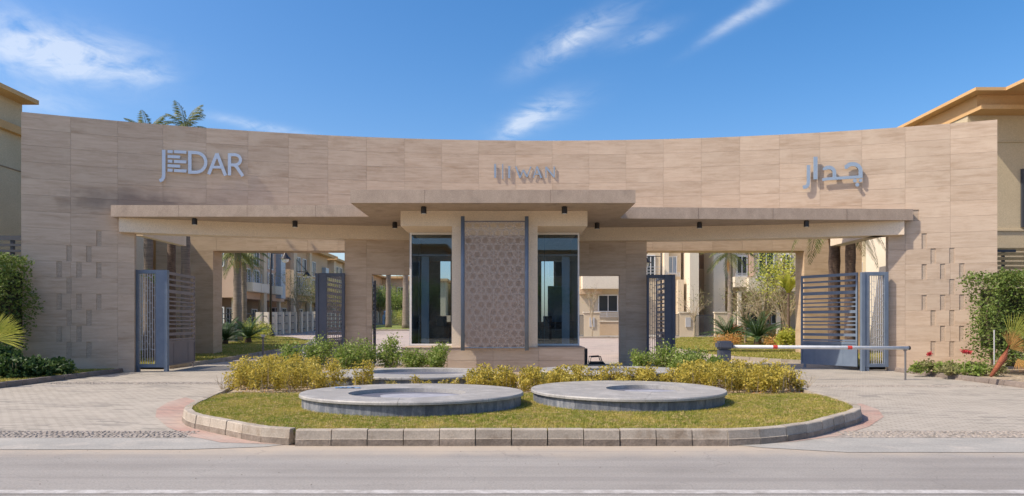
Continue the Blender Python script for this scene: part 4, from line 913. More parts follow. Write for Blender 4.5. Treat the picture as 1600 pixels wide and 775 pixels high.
def gate(label, p, q, mf, z0=.2, z1=3.52):
    t = thing('gate', label, 'gate', (p[0], p[1], z0), 'open slatted gate leaves')
    d = Vector((q[0]-p[0], q[1]-p[1])); L = d.length; d /= L; n = Vector((-d.y, d.x))
    def pt(s, o=0): return (p[0]+d.x*s+n.x*o, p[1]+d.y*s+n.y*o)
    H = z1-z0; f_ = MB(); w = .06
    f_.obox(pt(0), pt(w), .06, z0, z1).obox(pt(L-w), pt(L), .06, z0, z1).obox(pt(w), pt(L-w), .06, z1-.10, z1).obox(pt(w), pt(L-w), .06, z0, z0+.06).obox(pt(w), pt(L-w), .06, z0+H*.235, z0+H*.26)
    f_.build('frame', mf, t)
    for a, b in BANDS: MB().obox(pt(w+.002), pt(L-w-.002), .03 if b-a < .02 else .04, z1-H*b, z1-H*a).build('slat', mf, t)
    MB().obox(pt(w), pt(L-w), .02, z0+.06, z0+H*.235).build('kick_plate', mf, t)
    for s in (.25, .75): MB().obox(pt(L*s-.015), pt(L*s+.015), .035, z0+.06, z0+H*.235).build('stiffener', mf, t)
    MB().obox(pt(L-.2), pt(L-.12), .05, 0.01, z0).build('foot', mf, t)
    return t
lattice_panel('blue framed lattice panel beside the plain stone wall end, with tall green grass colour behind', 211.5, 258, 217, 244, 24.45, M['blue'], 3.55, 1)
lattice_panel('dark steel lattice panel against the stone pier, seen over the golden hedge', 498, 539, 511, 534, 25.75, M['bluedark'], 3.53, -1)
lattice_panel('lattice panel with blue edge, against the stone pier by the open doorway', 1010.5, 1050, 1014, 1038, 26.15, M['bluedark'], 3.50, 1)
lattice_panel('blue framed lattice panel next to the barrier post, against the sunlit wall', 1350, 1387.5, 1357, 1381, 24.75, M['blue'], 3.50, -1)
gate('brown grey slatted gate leaf standing open in the shade', (-12.1, 24.6), (-12.36, 27.4), M['brownsteel'])
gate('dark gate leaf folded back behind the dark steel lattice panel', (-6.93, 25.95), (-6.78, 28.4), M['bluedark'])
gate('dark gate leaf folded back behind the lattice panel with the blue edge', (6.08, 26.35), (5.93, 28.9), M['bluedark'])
gate('blue slatted gate leaf standing open behind the barrier arm', (12.25, 24.95), (11.03, 26.85), M['blue'], .16, 3.50)
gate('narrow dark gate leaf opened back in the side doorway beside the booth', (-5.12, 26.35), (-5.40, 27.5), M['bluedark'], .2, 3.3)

# ------------------------------------------------------------------ rear portals
def portal(label, x0, xo0, xo1, x1, D, zb, zt, th=1.05):
    t = thing('stone_portal', label, 'portal', ((x0+x1)/2, D, 0))
    m = MB(); m.box(x0, xo0, D+.03, D+th, -.1, zt).box(xo1, x1, D+.03, D+th, -.1, zt).box(xo0, xo1, D+.03, D+th, zb, zt); m.build('core', M['trav2'], t)
    def slabs(a, b, c, d):
        nx = max(1, round((b-a)/1.5)); nz_ = max(1, round((d-c)/.6))
        for i in range(nx):
            for j in range(nz_):
                MB().box(a+(b-a)*i/nx+.003, a+(b-a)*(i+1)/nx-.003, D-random.uniform(0, .003), D+.031, c+(d-c)*j/nz_+.003, c+(d-c)*(j+1)/nz_-.003).build('slab', M['trav2'], t)
    slabs(x0, xo0, 0, zb); slabs(xo1, x1, 0, zb); slabs(x0, x1, zb, zt)
    return t
portal('second stone portal behind the brown open gate, framing the inner street', -17.2, X(333, 34), -7.95, -6.95, 34, 5.2, 6.7)
portal('second stone portal behind the barrier drive, framing palms and houses', 5.35, 6.35, X(1256.5, 34), 16.9, 34, 5.2, 6.7)
for x, lb in ((-13.3, 'side beam running back from the wall above the brown open gate'), (13.0, 'side beam running back from the wall above the blue open gate')):
    t = thing('side_beam', lb, 'beam', (x, 26, BZ0)); MB().box(x-.25*(x > 0)-.0, x+.25*(x < 0)+.25*(x > 0), 24.9, 28.2, BZ0, BZ1+.05).build('beam', M['render'], t)

# ------------------------------------------------------------------ barrier
bx = X(1131, 21); t = thing('barrier', 'road barrier with long white arm, red bands and dark blue housing', 'barrier', (bx, 21, 0))
bevel(MB().box(bx-.17, bx+.17, 20.83, 21.15, .1, .92).build('housing', M['bluedark'], t), .03)
bevel(MB().box(bx-.215, bx+.225, 20.78, 21.2, .93, 1.17).build('head', M['bluedark'], t), .05)
p0 = Vector((bx+.2, 20.95, 1.0)); p1 = Vector((X(1420, 20.9), 20.9, .965))
MB().tube([p0, p1], .052, 12).build('arm', M['armwhite'], t, True)
for px in (1211, 1327):
    s = (X(px, 20.93)-p0.x)/(p1.x-p0.x); a = p0.lerp(p1, s-.013); b = p0.lerp(p1, s+.013); MB().tube([a, b], .0535, 12, False).build('red_band', M['redpaint'], t)
MB().tube([p1-Vector((.01, 0, 0)), p1+Vector((.03, 0, 0))], .06, 12).build('end_cap', M['black'], t)
xp = X(1414.5, 20.9); t = thing('barrier_rest', 'thin grey rest post under the tip of the white barrier arm', 'post', (xp, 20.9, 0))
MB().tube([(xp, 20.9, 0), (xp, 20.9, .90)], .028, 10).build('pole', M['post'], t); MB().box(xp-.06, xp+.06, 20.84, 20.96, .0, .015).build('foot_plate', M['post'], t)
MB().box(xp-.045, xp+.045, 20.87, 20.93, .885, .911).build('cradle', M['post'], t)

# ------------------------------------------------------------------ verges
def verge(nm, pts, lb, m=None, h=.13): o = MB().prism(pts, -.02, h).build(nm, m or M['lawnfar']); struct(o, lb); return o
verge('verge_lawn', [(-13.42, 24.2), (-13.42, 17.9), (-15.0, 15.6), (-60, 15.6), (-60, 40), (-17.4, 40), (-17.4, 24.2)], 'shaded lawn verge at the foot of the stone wall by the dark shrub')
verge('verge_soil', [(13.42, 24.6), (13.42, 17.9), (15.0, 15.6), (60, 15.6), (60, 40), (17.2, 40), (17.2, 24.6)], 'bare brown soil verge with red flowering plants', M['soil'])
for pts, inn, lb in (([(-13.28, 24.5), (-13.28, 18.0), (-13.9, 16.4), (-15.0, 15.45), (-30, 15.4)], -1, 'brown kerb of separate stones along the shaded verge'), ([(30, 15.4), (15.0, 15.45), (13.9, 16.4), (13.28, 18.0), (13.28, 24.6)], -1, 'brown kerb of separate stones along the soil verge')):
    k_ = struct(thing('kerb', lb, 'kerb', (pts[0][0], pts[0][1], 0))); del k_['category']; kerb(k_, pts, .16, .14, .6, M['kerbdark'], inn)
grass('grass', [(-13.5, 24.0), (-13.5, 17.9), (-15.2, 15.7), (-18, 15.7), (-18, 24.0)], 1100, .07, .125, M['blade'], 'short grass of the verge before the stone wall', (-18, -13.4, 15.7, 24), False, .012)
# lawns behind the wall
lawnL = [(-12.75, 25.6), (-12.65, 33), (-12.5, 38), (-12.7, 43), (-13.8, 48), (-17, 54), (-22, 59), (-36, 62), (-36, 25.6)]
ll = sheet('inner_lawn', lawnL, .13, M['lawnfar']); struct(ll, 'mown lawn with cycads inside the gate of the brown leaf')
k_ = struct(thing('kerb', 'curved kerb round the inner lawn with the lamp post', 'kerb', (-12.5, 26, 0))); del k_['category']; kerb(k_, lawnL[:8][::-1], .17, .15, .8, M['kerb'], 1)
lawnR = [(12.6, 25.6), (12.5, 29.0), (11.5, 30.2), (9.5, 33), (9.0, 40), (10.5, 48), (13, 54), (50, 56), (50, 25.6)]
lr = sheet('inner_lawn', lawnR, .13, M['lawnfar']); struct(lr, 'mown lawn with cycads behind the barrier drive')
k_ = struct(thing('kerb', 'curved kerb round the inner lawn behind the barrier', 'kerb', (12, 26, 0))); del k_['category']; kerb(k_, lawnR[:8], .17, .15, .8, M['kerb'], 1)
grass('grass', lawnL, 260, .08, .13, M['blade'], 'grass of the inner lawn under the lamp post', (-20, -12.5, 26, 56), False, .022)
grass('grass', lawnR, 230, .08, .13, M['blade'], 'grass of the inner lawn behind the barrier', (9, 22, 26, 55), False, .022)
ml = [(-21, 75), (-9, 75), (-9, 98), (-26, 98)]
struct(sheet('median_lawn', ml, .12, M['lawnfar']), 'distant strip of lawn with two palms seen through the side doorway')
k_ = struct(thing('kerb', 'pale kerb before the distant lawn strip', 'kerb', (-15, 75, zg(75)))); del k_['category']; kerb(k_, [(-24, 74.8), (-6, 74.8)], .17, .3, 1.2, M['kerb'], 1)
# pavement kerb in front of the houses on the barrier side
struct(sheet('pavement', rect(2, 45, 55.5, 60.5), .12, M['gutter']), 'pale pavement before the cream houses')
k_ = struct(thing('kerb', 'pale kerb of the pavement before the cream houses', 'kerb', (2, 55.5, zg(55)))); del k_['category']; kerb(k_, [(2, 55.4), (40, 55.4)], .16, .25, 1.2, M['kerb'], 1)

# ------------------------------------------------------------------ houses
def win(root, ax, pl, a0, a1, z0, z1, sg=-1, frame=None, pane=None, d=.10, w=.09, mull=1, bars=0):
    """window on a wall plane; ax 'y': wall faces sg*y, ax 'x': wall faces sg*x"""
    f_ = MB(); g_ = MB()
    def bx_(mb, a, b, c, e, d0, d1):
        lo, hi = sorted((pl+sg*d0, pl+sg*d1))
        mb.box(a, b, lo, hi, c, e) if ax == 'y' else mb.box(lo, hi, a, b, c, e)
    bx_(f_, a0-w, a0, z0-w, z1+w, 0, d); bx_(f_, a1, a1+w, z0-w, z1+w, 0, d); bx_(f_, a0, a1, z1, z1+w, 0, d); bx_(f_, a0, a1, z0-w, z0, 0, d)
    for k in range(mull): x = a0+(a1-a0)*(k+1)/(mull+1); bx_(f_, x-.03, x+.03, z0, z1, 0, d*.8)
    fo = f_.build('window', frame or M['white'], root); bx_(g_, a0, a1, z0, z1, .0, .03); g_.build('pane', pane or M['pane'], fo); return fo
def railing(root, x0, x1, y, z0, z1, n=0, bars=4, m=None):
    r_ = MB()
    for k in range(bars): z = z0+(z1-z0)*k/(bars-1); r_.box(x0, x1, y-.02, y+.02, z-.022, z+.022)
    k = max(2, int((x1-x0)/1.2)+1)
    for i in range(k): x = x0+(x1-x0)*i/(k-1); r_.box(x-.025, x+.025, y-.035, y+.035, z0-.05, z1+.03)
    return r_.build('railing', m or M['rail'], root)
def part(root, nm, m, *boxes):
    b = MB()
    for q in boxes: b.box(*q)
    return b.build(nm, m, root)
D = 60.0; gz = zg(60)
h1 = thing('house', 'cream house seen through the open doorway, with dark window and white railing', 'house', (X(950, D), D, gz), 'villas behind the gate')
part(h1, 'wall', M['cream'], (X(880, D), X(1064, D), D, D+14, gz-.2, 12.2))
part(h1, 'roof', M['tan'], (X(872, D), X(1066, D), D-.8, D+14.5, 12.2, 12.6))
win(h1, 'y', D, X(936, D), X(964, D), Z(486, D), Z(462, D)); railing(h1, X(925, D-.7), X(972, D-.7), D-.7, Z(495, D), Z(487, D))
part(h1, 'balcony', M['creamlit'], (X(908, D), X(990, D), D-1.2, D, Z(452, D), Z(432, D)))
part(h1, 'canopy_slab', M['tan'], (X(905, D), X(940, D), D-.6, D, Z(460, D), Z(452, D)))
win(h1, 'y', D, X(1011, D), X(1022, D), Z(432, D), Z(400, D)); win(h1, 'y', D, X(1045, D), X(1056, D), Z(427, D), Z(402, D), pane=M['bluepane'])
railing(h1, X(1000, D-.6), X(1036, D-.6), D-.6, Z(432, D), Z(418, D)); railing(h1, X(1042, D-.6), X(1062, D-.6), D-.6, Z(432, D), Z(427, D))
part(h1, 'pilaster', M['creamlit'], (X(1036, D), X(1043, D), D-.5, D, gz, 12.2)); part(h1, 'step_block', M['cream'], (X(1055, D), X(1064, D), D-1.0, D, gz, Z(438, D)))
h2 = thing('house', 'pinkish and cream house with tall white pier, behind the lattice panel with blue edge', 'house', (X(1085, 61), 61, gz), 'villas behind the gate')
part(h2, 'wall', M['cream'], (X(1060, 61), X(1082, 61), 61, 75, gz-.2, 12.0)); part(h2, 'pink_band', M['pink'], (X(1060, 60.8), X(1080, 60.8), 60.8, 61, Z(412, 61), 12.0))
win(h2, 'y', 61, X(1064, 61), X(1078, 61), Z(456, 61), Z(434, 61), mull=2); railing(h2, X(1058, 60.4), X(1080, 60.4), 60.4, Z(458, 60.4), Z(448, 60.4))
part(h2, 'white_pier', M['creamlit'], (X(1078, 58), X(1092, 58), 58, 61, gz-.2, 11.4))
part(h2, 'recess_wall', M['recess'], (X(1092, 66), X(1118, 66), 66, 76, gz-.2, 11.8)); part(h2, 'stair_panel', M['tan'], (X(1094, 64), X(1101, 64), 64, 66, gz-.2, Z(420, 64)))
for k in range(3): win(h2, 'y', 66, X(1104, 66), X(1108, 66), Z(470-k*28, 66), Z(456-k*28, 66), mull=0)
h3 = thing('house', 'wide cream house with projecting balcony behind the bare twiggy shrub', 'house', (X(1190, 60), 60, gz), 'villas behind the gate')
part(h3, 'pier', M['creamlit'], (X(1115, 59), X(1133, 59), 59, 62, gz-.2, 12.2)); part(h3, 'wall', M['cream'], (X(1131, 60), X(1262, 60), 60, 74, Z(455, 60), 12.2))
part(h3, 'lower_wall', M['tan'], (X(1131, 63), X(1262, 63), 63, 74, gz-.2, Z(455, 60)))
part(h3, 'balcony', M['creamlit'], (X(1149, 57.5), X(1168, 57.5), 57.6, 60, Z(448, 57.5), Z(432, 57.5)), (X(1168, 57.5), X(1232, 57.5), 57.2, 60, Z(455, 57.5), Z(434, 57.5)))
win(h3, 'y', 60, X(1152, 60), X(1166, 60), Z(430, 60), Z(401, 60)); win(h3, 'y', 60, X(1186, 60), X(1208, 60), Z(432, 60), Z(395, 60)); win(h3, 'y', 60, X(1222, 60), X(1234, 60), Z(432, 60), Z(398, 60))
part(h3, 'pilaster', M['pink'], (X(1169, 60), X(1176, 60), 59.7, 60, Z(432, 60), 12.2))
railing(h3, X(1150, 57.7), X(1167, 57.7), 57.7, Z(432, 57.7), Z(427, 57.7)); railing(h3, X(1182, 57.3), X(1228, 57.3), 57.3, Z(434, 57.3), Z(427, 57.3))
for px in (1156, 1192, 1217): part(h3, 'column', M['creamlit'], (X(px, 58)-.14, X(px, 58)+.14, 58, 58.3, gz, Z(455, 57.5)))
win(h3, 'y', 63, X(1160, 63), X(1184, 63), Z(512, 63), Z(478, 63)); win(h3, 'y', 63, X(1198, 63), X(1212, 63), Z(505, 63), Z(478, 63))
# garden walls and gates before them
def gwall(label, px0, px1, D, py, m=None, box=False):
    t = thing('garden_wall', label, 'wall', (X((px0+px1)/2, D), D, zg(D)), 'low garden walls before the villas'); part(t, 'wall', m or M['cream'], (X(px0, D), X(px1, D), D, D+.3, zg(D)-.1, Z(py, D)))
    part(t, 'coping', M['creamlit'], (X(px0, D)-.05, X(px1, D)+.05, D-.05, D+.35, Z(py, D), Z(py, D)+.1))
    if box: part(t, 'meter_box', M['rail'], (X(px0+9, D), X(px0+17, D), D-.08, D, Z(511, D), Z(496, D)))
def gfence(label, px0, px1, D, py, m=None, n=10):
    t = thing('iron_fence', label, 'fence', (X((px0+px1)/2, D), D, zg(D)), 'iron fences before the villas'); x0, x1 = X(px0, D), X(px1, D); z0, z1 = zg(D)+.1, Z(py, D)
    MB().box(x0, x1, D-.02, D+.02, z1-.05, z1).build('rail', m or M['darkslat'], t); MB().box(x0, x1, D-.02, D+.02, z0, z0+.05).build('rail', m or M['darkslat'], t)
    for k in range(n): x = x0+(x1-x0)*(k+.5)/n; MB().box(x-.025, x+.025, D-.015, D+.015, z0+.05, z1-.05).build('bar', m or M['darkslat'], t)
gwall('low cream garden wall with meter box seen between lattice panel and cycads', 1062, 1086, 56.5, 489, box=True); gwall('low cream garden wall end behind the cycads', 1117, 1150, 56.5, 489); gwall('low cream garden wall in the open doorway view', 912, 937, 56.5, 489, box=True)
gfence('black iron fence beside the cream wall with meter box', 1048, 1062, 56.6, 491, n=8); gfence('black iron gate between two low cream walls', 1086, 1117, 56.8, 492, n=16); gfence('black iron fence at the booth side of the doorway view', 900, 912, 56.6, 492, n=7)
gwall('low tan retaining wall with sunlit slope in the doorway view', 937, 985, 58.2, 503, M['tan'])

# tall neighbours just beyond the ends of the wall
nr = thing('house', 'tall house beyond the sunlit wall end, with stacked ochre eaves', 'house', (19, 28, 0), 'tall neighbouring houses')
part(nr, 'roof', M['ochre'], (X(1525, 28), 19.65, 28.0, 46, Z(141, 28), Z(136, 28))); part(nr, 'roof', M['ochre'], (19.65, 34, 22, 46, Z(141, 28)+.003, Z(136, 28)+.003))
part(nr, 'parapet_wall', M['ochre'], (18.9, 34, 28.6, 45.5, Z(170, 28.4), Z(141, 28)))
part(nr, 'ledge', M['ochre'], (X(1533, 28.3), 34.3, 28.3, 45.8, Z(170, 28.3), Z(163.5, 28.3)))
part(nr, 'wall', M['olive'], (18.9, 34, 29.2, 45, -.1, Z(170, 28.3)-.002)); part(nr, 'string_course', M['olive'], (18.85, 34, 29.15, 29.2, Z(222.5, 29.2), Z(221, 29.2)), (18.85, 34, 29.15, 29.2, Z(361, 29.2), Z(358.5, 29.2)))
part(nr, 'pilaster', M['creamlit'], (18.6, 19.2, 33.5, 37, -.1, Z(200, 30)))
win(nr, 'y', 29.2, X(1598, 29.2), X(1640, 29.2), Z(352, 29.2), Z(268, 29.2), frame=M['darkslat'], pane=M['darkslat'])
win(nr, 'x', 18.9, 38.0, 39.4, 2.6, 4.9, -1); 
lou = thing('slat_screen', 'tan slatted fence screen over the sunlit hedge', 'screen', (18.2, 25.2, 0))
for k in range(6):
    z = Z(428, 25.2)+k*.165; MB().box(X(1556, 25.2), X(1556, 25.2)+6, 25.2, 25.24, z, z+.11).build('slat', M['wood'], lou)
MB().box(X(1556, 25.2)+.28, X(1556, 25.2)+.36, 25.25, 25.33, 0, Z(389, 25.2)).build('post', M['darkslat'], lou)
MB().box(X(1556, 25.2)-.0, X(1556, 25.2)+.7, 25.17, 25.2, Z(394, 25.2), Z(390, 25.2)).build('cap', M['darkslat'], lou)
nl = thing('house', 'tall house beyond the shaded wall end, with a deep ochre eave', 'house', (-22, 22, 0), 'tall neighbouring houses')
zr = 10.46
part(nl, 'roof', M['ochre'], (-40, -18.98, 25.6, 28.25, zr, zr+.17)); part(nl, 'wall', M['olive'], (-40, -19.62, 26.2, 28.2, -.1, zr-.002)); part(nl, 'ledge', M['ochre'], (-40, -19.40, 26.0, 28.22, 9.15, 9.45))
part(nl, 'rear_wing', M['cream'], (-40, -19.2, 30.2, 37.5, -.1, 10.25))  # wing added and sized so its roof edge shades the rear portal
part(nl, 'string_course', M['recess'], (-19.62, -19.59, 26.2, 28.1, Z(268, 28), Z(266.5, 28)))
ls_ = thing('slat_screen', 'charcoal slatted fence screen over the dark hedge', 'screen', (-17.5, 23.8, 0))
for k in range(4):
    z = Z(403, 23.8)+k*.20; MB().box(-24, X(34, 23.8)-.02, 23.8, 23.83, z, z+(.16 if k == 3 else .08)).build('slat', M['darkslat'], ls_)
MB().box(-17.0, -16.9, 23.85, 23.95, 0, Z(372, 23.8)).build('post', M['darkslat'], ls_)
nb = thing('house', 'pale house with an orange pilaster glimpsed above the blue lattice panel', 'house', (-21, 38.5, 0), 'villas behind the gate')
part(nb, 'wall', M['cream'], (-28, -17.6, 38.5, 40.8, 0, 9)); part(nb, 'pilaster', M['rust_orange'], (X(236, 38.3), X(246, 38.3), 38.3, 38.5, 0, 9)); part(nb, 'pier', M['creamlit'], (X(248, 38.2), X(262, 38.2), 38.2, 38.5, 0, 9))
win(nb, 'y', 38.5, X(214, 38.5), X(230, 38.5), 3, 5)

# the street of houses beyond the brown gate
VG = 'villas behind the gate'
rowlab = ['nearest villa of the tan terrace, behind the palm and lamp post', 'second villa of the tan terrace, with a white blind panel', 'third villa of the tan terrace, behind the bare olive tree', 'farthest villa of the tan terrace, beyond the dark lattice panel']
for k, (y0, y1, zt, mw) in enumerate(((60, 73, 10.0, 'pink'), (75, 90, 10.0, 'tan'), (92, 108, 9.9, 'cream'), (110, 128, 9.8, 'tan'))):
    z = zg(y0); r_ = thing('house', rowlab[k], 'house', (-28, (y0+y1)/2, z), VG); xf = -23.6
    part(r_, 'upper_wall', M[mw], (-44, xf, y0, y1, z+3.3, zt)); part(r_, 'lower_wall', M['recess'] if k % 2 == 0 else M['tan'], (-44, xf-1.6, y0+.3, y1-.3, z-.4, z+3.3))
    part(r_, 'roof', M['ochre'], (-44.5, xf+.9, y0-.7, y1+.4, zt, zt+.28)); part(r_, 'penthouse', M[mw], (-44, xf-3.5, y0+3, y1-3, zt+.28, zt+1.6)); part(r_, 'penthouse_roof', M['ochre'], (-44.2, xf-2.6, y0+2, y1-2, zt+1.6, zt+1.8))
    part(r_, 'white_panel', M['bluepane'], (xf, xf+.5, y1-2.6, y1-1.2, z+3.6, zt-1.4))
    part(r_, 'pilaster', M['cream'], (xf, xf+.35, y0+.02, y0+1.2, z-.2, zt-.003))
    part(r_, 'pilaster', M['cream'], (xf, xf+.35, y0+6, y0+6.8, z-.2, zt-.003))
    for a in (y0+2.0, y0+4.2, y0+8):
        win(r_, 'x', xf, a, a+1.3, z+6.4, z+8.0, 1); win(r_, 'x', xf-1.6, a, a+1.3, z+.9, z+2.4, 1)
        part(r_, 'balcony', M['creamlit'], (xf, xf+.9, a-.4, a+1.7, z+3.9, z+4.7))
        railing(r_, xf, xf+.9, a-.4, z+4.8, z+5.5)
        win(r_, 'x', xf, a, a+1.3, z+4.5, z+5.9, 1)
    win(r_, 'y', y0, xf-2.2, xf-1.0, z+6, z+7.6); win(r_, 'y', y0, xf-2.2, xf-1.0, z+1, z+2.4)
    for q in (y0+.5, y0+7, y1-.9): part(r_, 'column', M['creamlit'], (xf-.5, xf-.2, q, q+.3, z-.4, z+3.3))
# front fence: piers and dark railing
fn = thing('pier_fence', 'row of cream piers with dark rails along the inner street', 'fence', (-21, 62, zg(62)))
y = 58.5
while y < 112:
    z = zg(y); MB().box(-21.3, -20.9, y, y+.45, z-.1, z+2.05).build('pier', M['creamlit'], fn)
    if 62.5 > y > 58: pass
    for q in (.35, 1.0, 1.7): MB().box(-21.12, -21.06, y+.45, y+1.9, z+q, z+q+.06).build('rail', M['darkslat'], fn)
    y += 1.9
fb = thing('iron_fence', 'black horizontal rail fence behind the palm and cycads', 'fence', (-24.5, 57, zg(57)))
for q in (.7, 1.1, 1.5, 1.9): MB().box(X(340, 57), -21, 57, 57.05, zg(57)+q, zg(57)+q+.06).build('rail', M['darkslat'], fb)
for x in (-24, -22.6, -21.1): MB().box(x, x+.1, 57.06, 57.14, zg(57), zg(57)+2.0).build('post', M['darkslat'], fb)
gw = thing('garden_wall', 'pale planter wall before the nearest tan villa', 'wall', (-22.5, 55.5, zg(55)), 'low garden walls before the villas'); part(gw, 'wall', M['creamlit'], (-27, -20.4, 55.5, 55.8, zg(55), zg(55)+.75))
# far houses in the side doorway view
for k, (x0, x1, y0, zt, mm, lb) in enumerate(((-26, -18.5, 128, 9.8, 'tan', 'far tan house at the end of the view beside the booth'), (-18, -11.5, 122, 9.0, 'olive', 'far grey house behind the two distant palms'), (-10.5, -4, 126, 10.5, 'cream', 'far cream house hidden mostly by the booth'))):
    r_ = thing('house', lb, 'house', ((x0+x1)/2, y0, 1.7), VG); part(r_, 'wall', M[mm], (x0, x1, y0, y0+14, 1.5, zt)); part(r_, 'roof', M['ochre'], (x0-.4, x1+.4, y0-.8, y0+14, zt, zt+.4))
    for a in np.arange(x0+.8, x1-1.5, 2.2):
        win(r_, 'y', y0, a, a+1.1, 6.6, 8.2); win(r_, 'y', y0, a, a+1.1, 3.4, 5.0)
gw = thing('garden_wall', 'far low wall behind the distant lawn strip', 'wall', (-16, 112, zg(112)), 'low garden walls before the villas'); part(gw, 'wall', M['tan'], (-30, -5, 112, 112.3, zg(112)-.1, zg(112)+1.3))

for k, (x0, x1, zt, mm) in enumerate(((-46, -28, 9.5, 'cream'), (-24, -8, 10.5, 'tan'), (-4, 12, 9.8, 'cream'), (17, 34, 10.4, 'tan'), (39, 56, 9.6, 'cream'))):  # unseen villas behind the camera, added for the booth glass to mirror
    r_ = thing('house', ['villa across the road at the far end', 'tan villa across the road facing the shaded wall', 'cream villa across the road facing the booth', 'tan villa across the road facing the sunlit wall', 'cream villa across the road beyond the barrier side'][k], 'house', ((x0+x1)/2, -34, 0), 'villas across the road'); part(r_, 'wall', M[mm], (x0, x1, -46, -34, -.1, zt)); part(r_, 'roof', M['ochre'], (x0-.5, x1+.5, -46.5, -33.2, zt, zt+.35))
    for a in np.arange(x0+1.5, x1-2.5, 3.4):
        for zz in (1.0, 4.4, 7.2): win(r_, 'y', -34, a, a+1.5, zz, zz+1.6, 1)
# ------------------------------------------------------------------ street lamps, cabinet, bollard, kiosk, chair
def lamp(label, x, y, h, side, sc=1.0):
    z = zg(y)+.1; t = thing('street_lamp', label, 'street lamp', (x, y, z), 'street lamps with hanging bell shades')
    MB().tube([(x, y, z-.05), (x, y, z+.12), (x, y, z+.5), (x, y, z+.6)], [.34, .34, .16, .13], 14).build('base', M['black'], t); MB().tube([(x, y, z+.5), (x, y, z+h)], [.11*sc, .06*sc], 12).build('pole', M['black'], t, True)
    ar = MB(); ar.tube([(x+side*(1.15*math.sin(a)), y, z+h-1.3+1.25*(1-math.sin(a))*1.0) for a in np.linspace(0, PI/2, 9)], .035, 6); ar.bar((x, y, z+h-1.35), (x+side*1.25, y, z+h-1.35), .05)
    ar.build('arm', M['black'], t)
    cx = x+side*1.15; cz = z+h-1.4
    MB().tube([(cx, y, cz+.1), (cx, y, cz-.05), (cx, y, cz-.2), (cx, y, cz-.42)], [.05, .14, .26, .46], 14).build('shade', M['black'], t)
    MB().tube([(cx, y, cz-.4), (cx, y, cz-.62), (cx, y, cz-.7)], [.30, .26, .08], 12).build('bulb', M['lampglass'], t)
    return t
lamp('black street lamp on the inner lawn, nearest the second stone portal', X(423, 56), 56, 8.0, 1)
lamp('black street lamp farther down the inner street by the pier fence', X(463, 76), 76, 7.6, 1)
lamp('street lamp with white shade above the lattice panel with blue edge', X(1033, 50), 50, 7.3, -1, .8)
def cyl(nm, lb, cat, px, D, py, r, m): pass
x = X(357, 46); z = zg(46)+.13; t = thing('cabinet', 'grey green utility cabinet on the inner lawn beside a palm', 'cabinet', (x, 46, z))
bevel(MB().box(x-.42, x+.42, 46, 46.45, z+.08, z+1.18).build('body', M['box'], t), .02); MB().box(x-.46, x+.46, 45.95, 46.5, z+1.18, z+1.24).build('lid', M['box'], t); MB().box(x-.45, x+.45, 45.97, 46.48, z-.05, z+.08).build('plinth', M['kerb'], t)
MB().box(x-.006, x+.006, 45.985, 46.0, z+.1, z+1.15).build('door_seam', M['black'], t)
D = 33; x = X(411, D); z = zg(D)+.13; t = thing('bollard_light', 'thin grey garden light post at the kerb of the inner lawn', 'garden light', (x, D, z))
MB().tube([(x, D, z), (x, D, z+.86)], .045, 8).build('pole', M['post'], t); MB().tube([(x, D, z+.86), (x, D, z+.98)], [.075, .085], 10).build('head', M['rail'], t)
D = 104; x = X(605, D); z = zg(D)+.1; t = thing('kiosk', 'small pale blue kiosk on the far pavement by the palms', 'kiosk', (x, D, z))
MB().tube([(x-.5, D, z), (x-.5, D, z+1.2), (x-.38, D, z+1.7), (x, D, z+1.95), (x+.4, D, z+1.7), (x+.5, D, z+1.2), (x+.5, D, z)], .22, 8).build('shell', M['carblue'], t); MB().box(x-.45, x+.45, D+.05, D+.25, z, z+1.8).build('back', M['rail'], t); MB().box(x-.25, x+.25, D-.3, D, z+.1, z+1.0).build('machine', M['darkslat'], t)
D = 104; x = X(618, D); t = thing('waste_bin', 'green bin on the far pavement between the two palms', 'bin', (x-.1, D, z)); MB().tube([(x, D, z), (x, D, z+1.0)], [.28, .38], 10).build('body', mat('green bin plastic', (.02, .30, .08), rough=.5), t); MB().tube([(x, D, z+1.0), (x, D, z+1.12)], [.42, .3], 10).build('lid', M['darkslat'], t)
# broken office chair in the doorway
cx_, cy_, cz_ = X(932, 25.6), 25.7, .0
t = thing('office_chair', 'black office chair lying low on the ground in the open doorway', 'chair', (cx_, cy_, 0))
bevel(MB().box(cx_-.26, cx_+.30, cy_-.25, cy_+.25, .17, .30).build('seat', M['chair'], t), .04)
b_ = MB(); b_.prism([(cx_-.42, cy_-.24), (cx_-.34, cy_-.24), (cx_-.34, cy_+.24), (cx_-.42, cy_+.24)], .12, .78); o = b_.build('backrest', M['chair'], t)
for sgn in (-1, 1): MB().tube([(cx_-.25, cy_+sgn*.28, .24), (cx_-.22, cy_+sgn*.3, .48), (cx_+.12, cy_+sgn*.3, .5), (cx_+.2, cy_+sgn*.28, .26)], .022, 6).build('armrest', M['chair'], t)
for k in range(5): a = k*1.257; MB().tube([(cx_, cy_, .13), (cx_+.3*math.cos(a), cy_+.3*math.sin(a), .05)], [.03, .018], 6).build('leg', M['chair'], t)

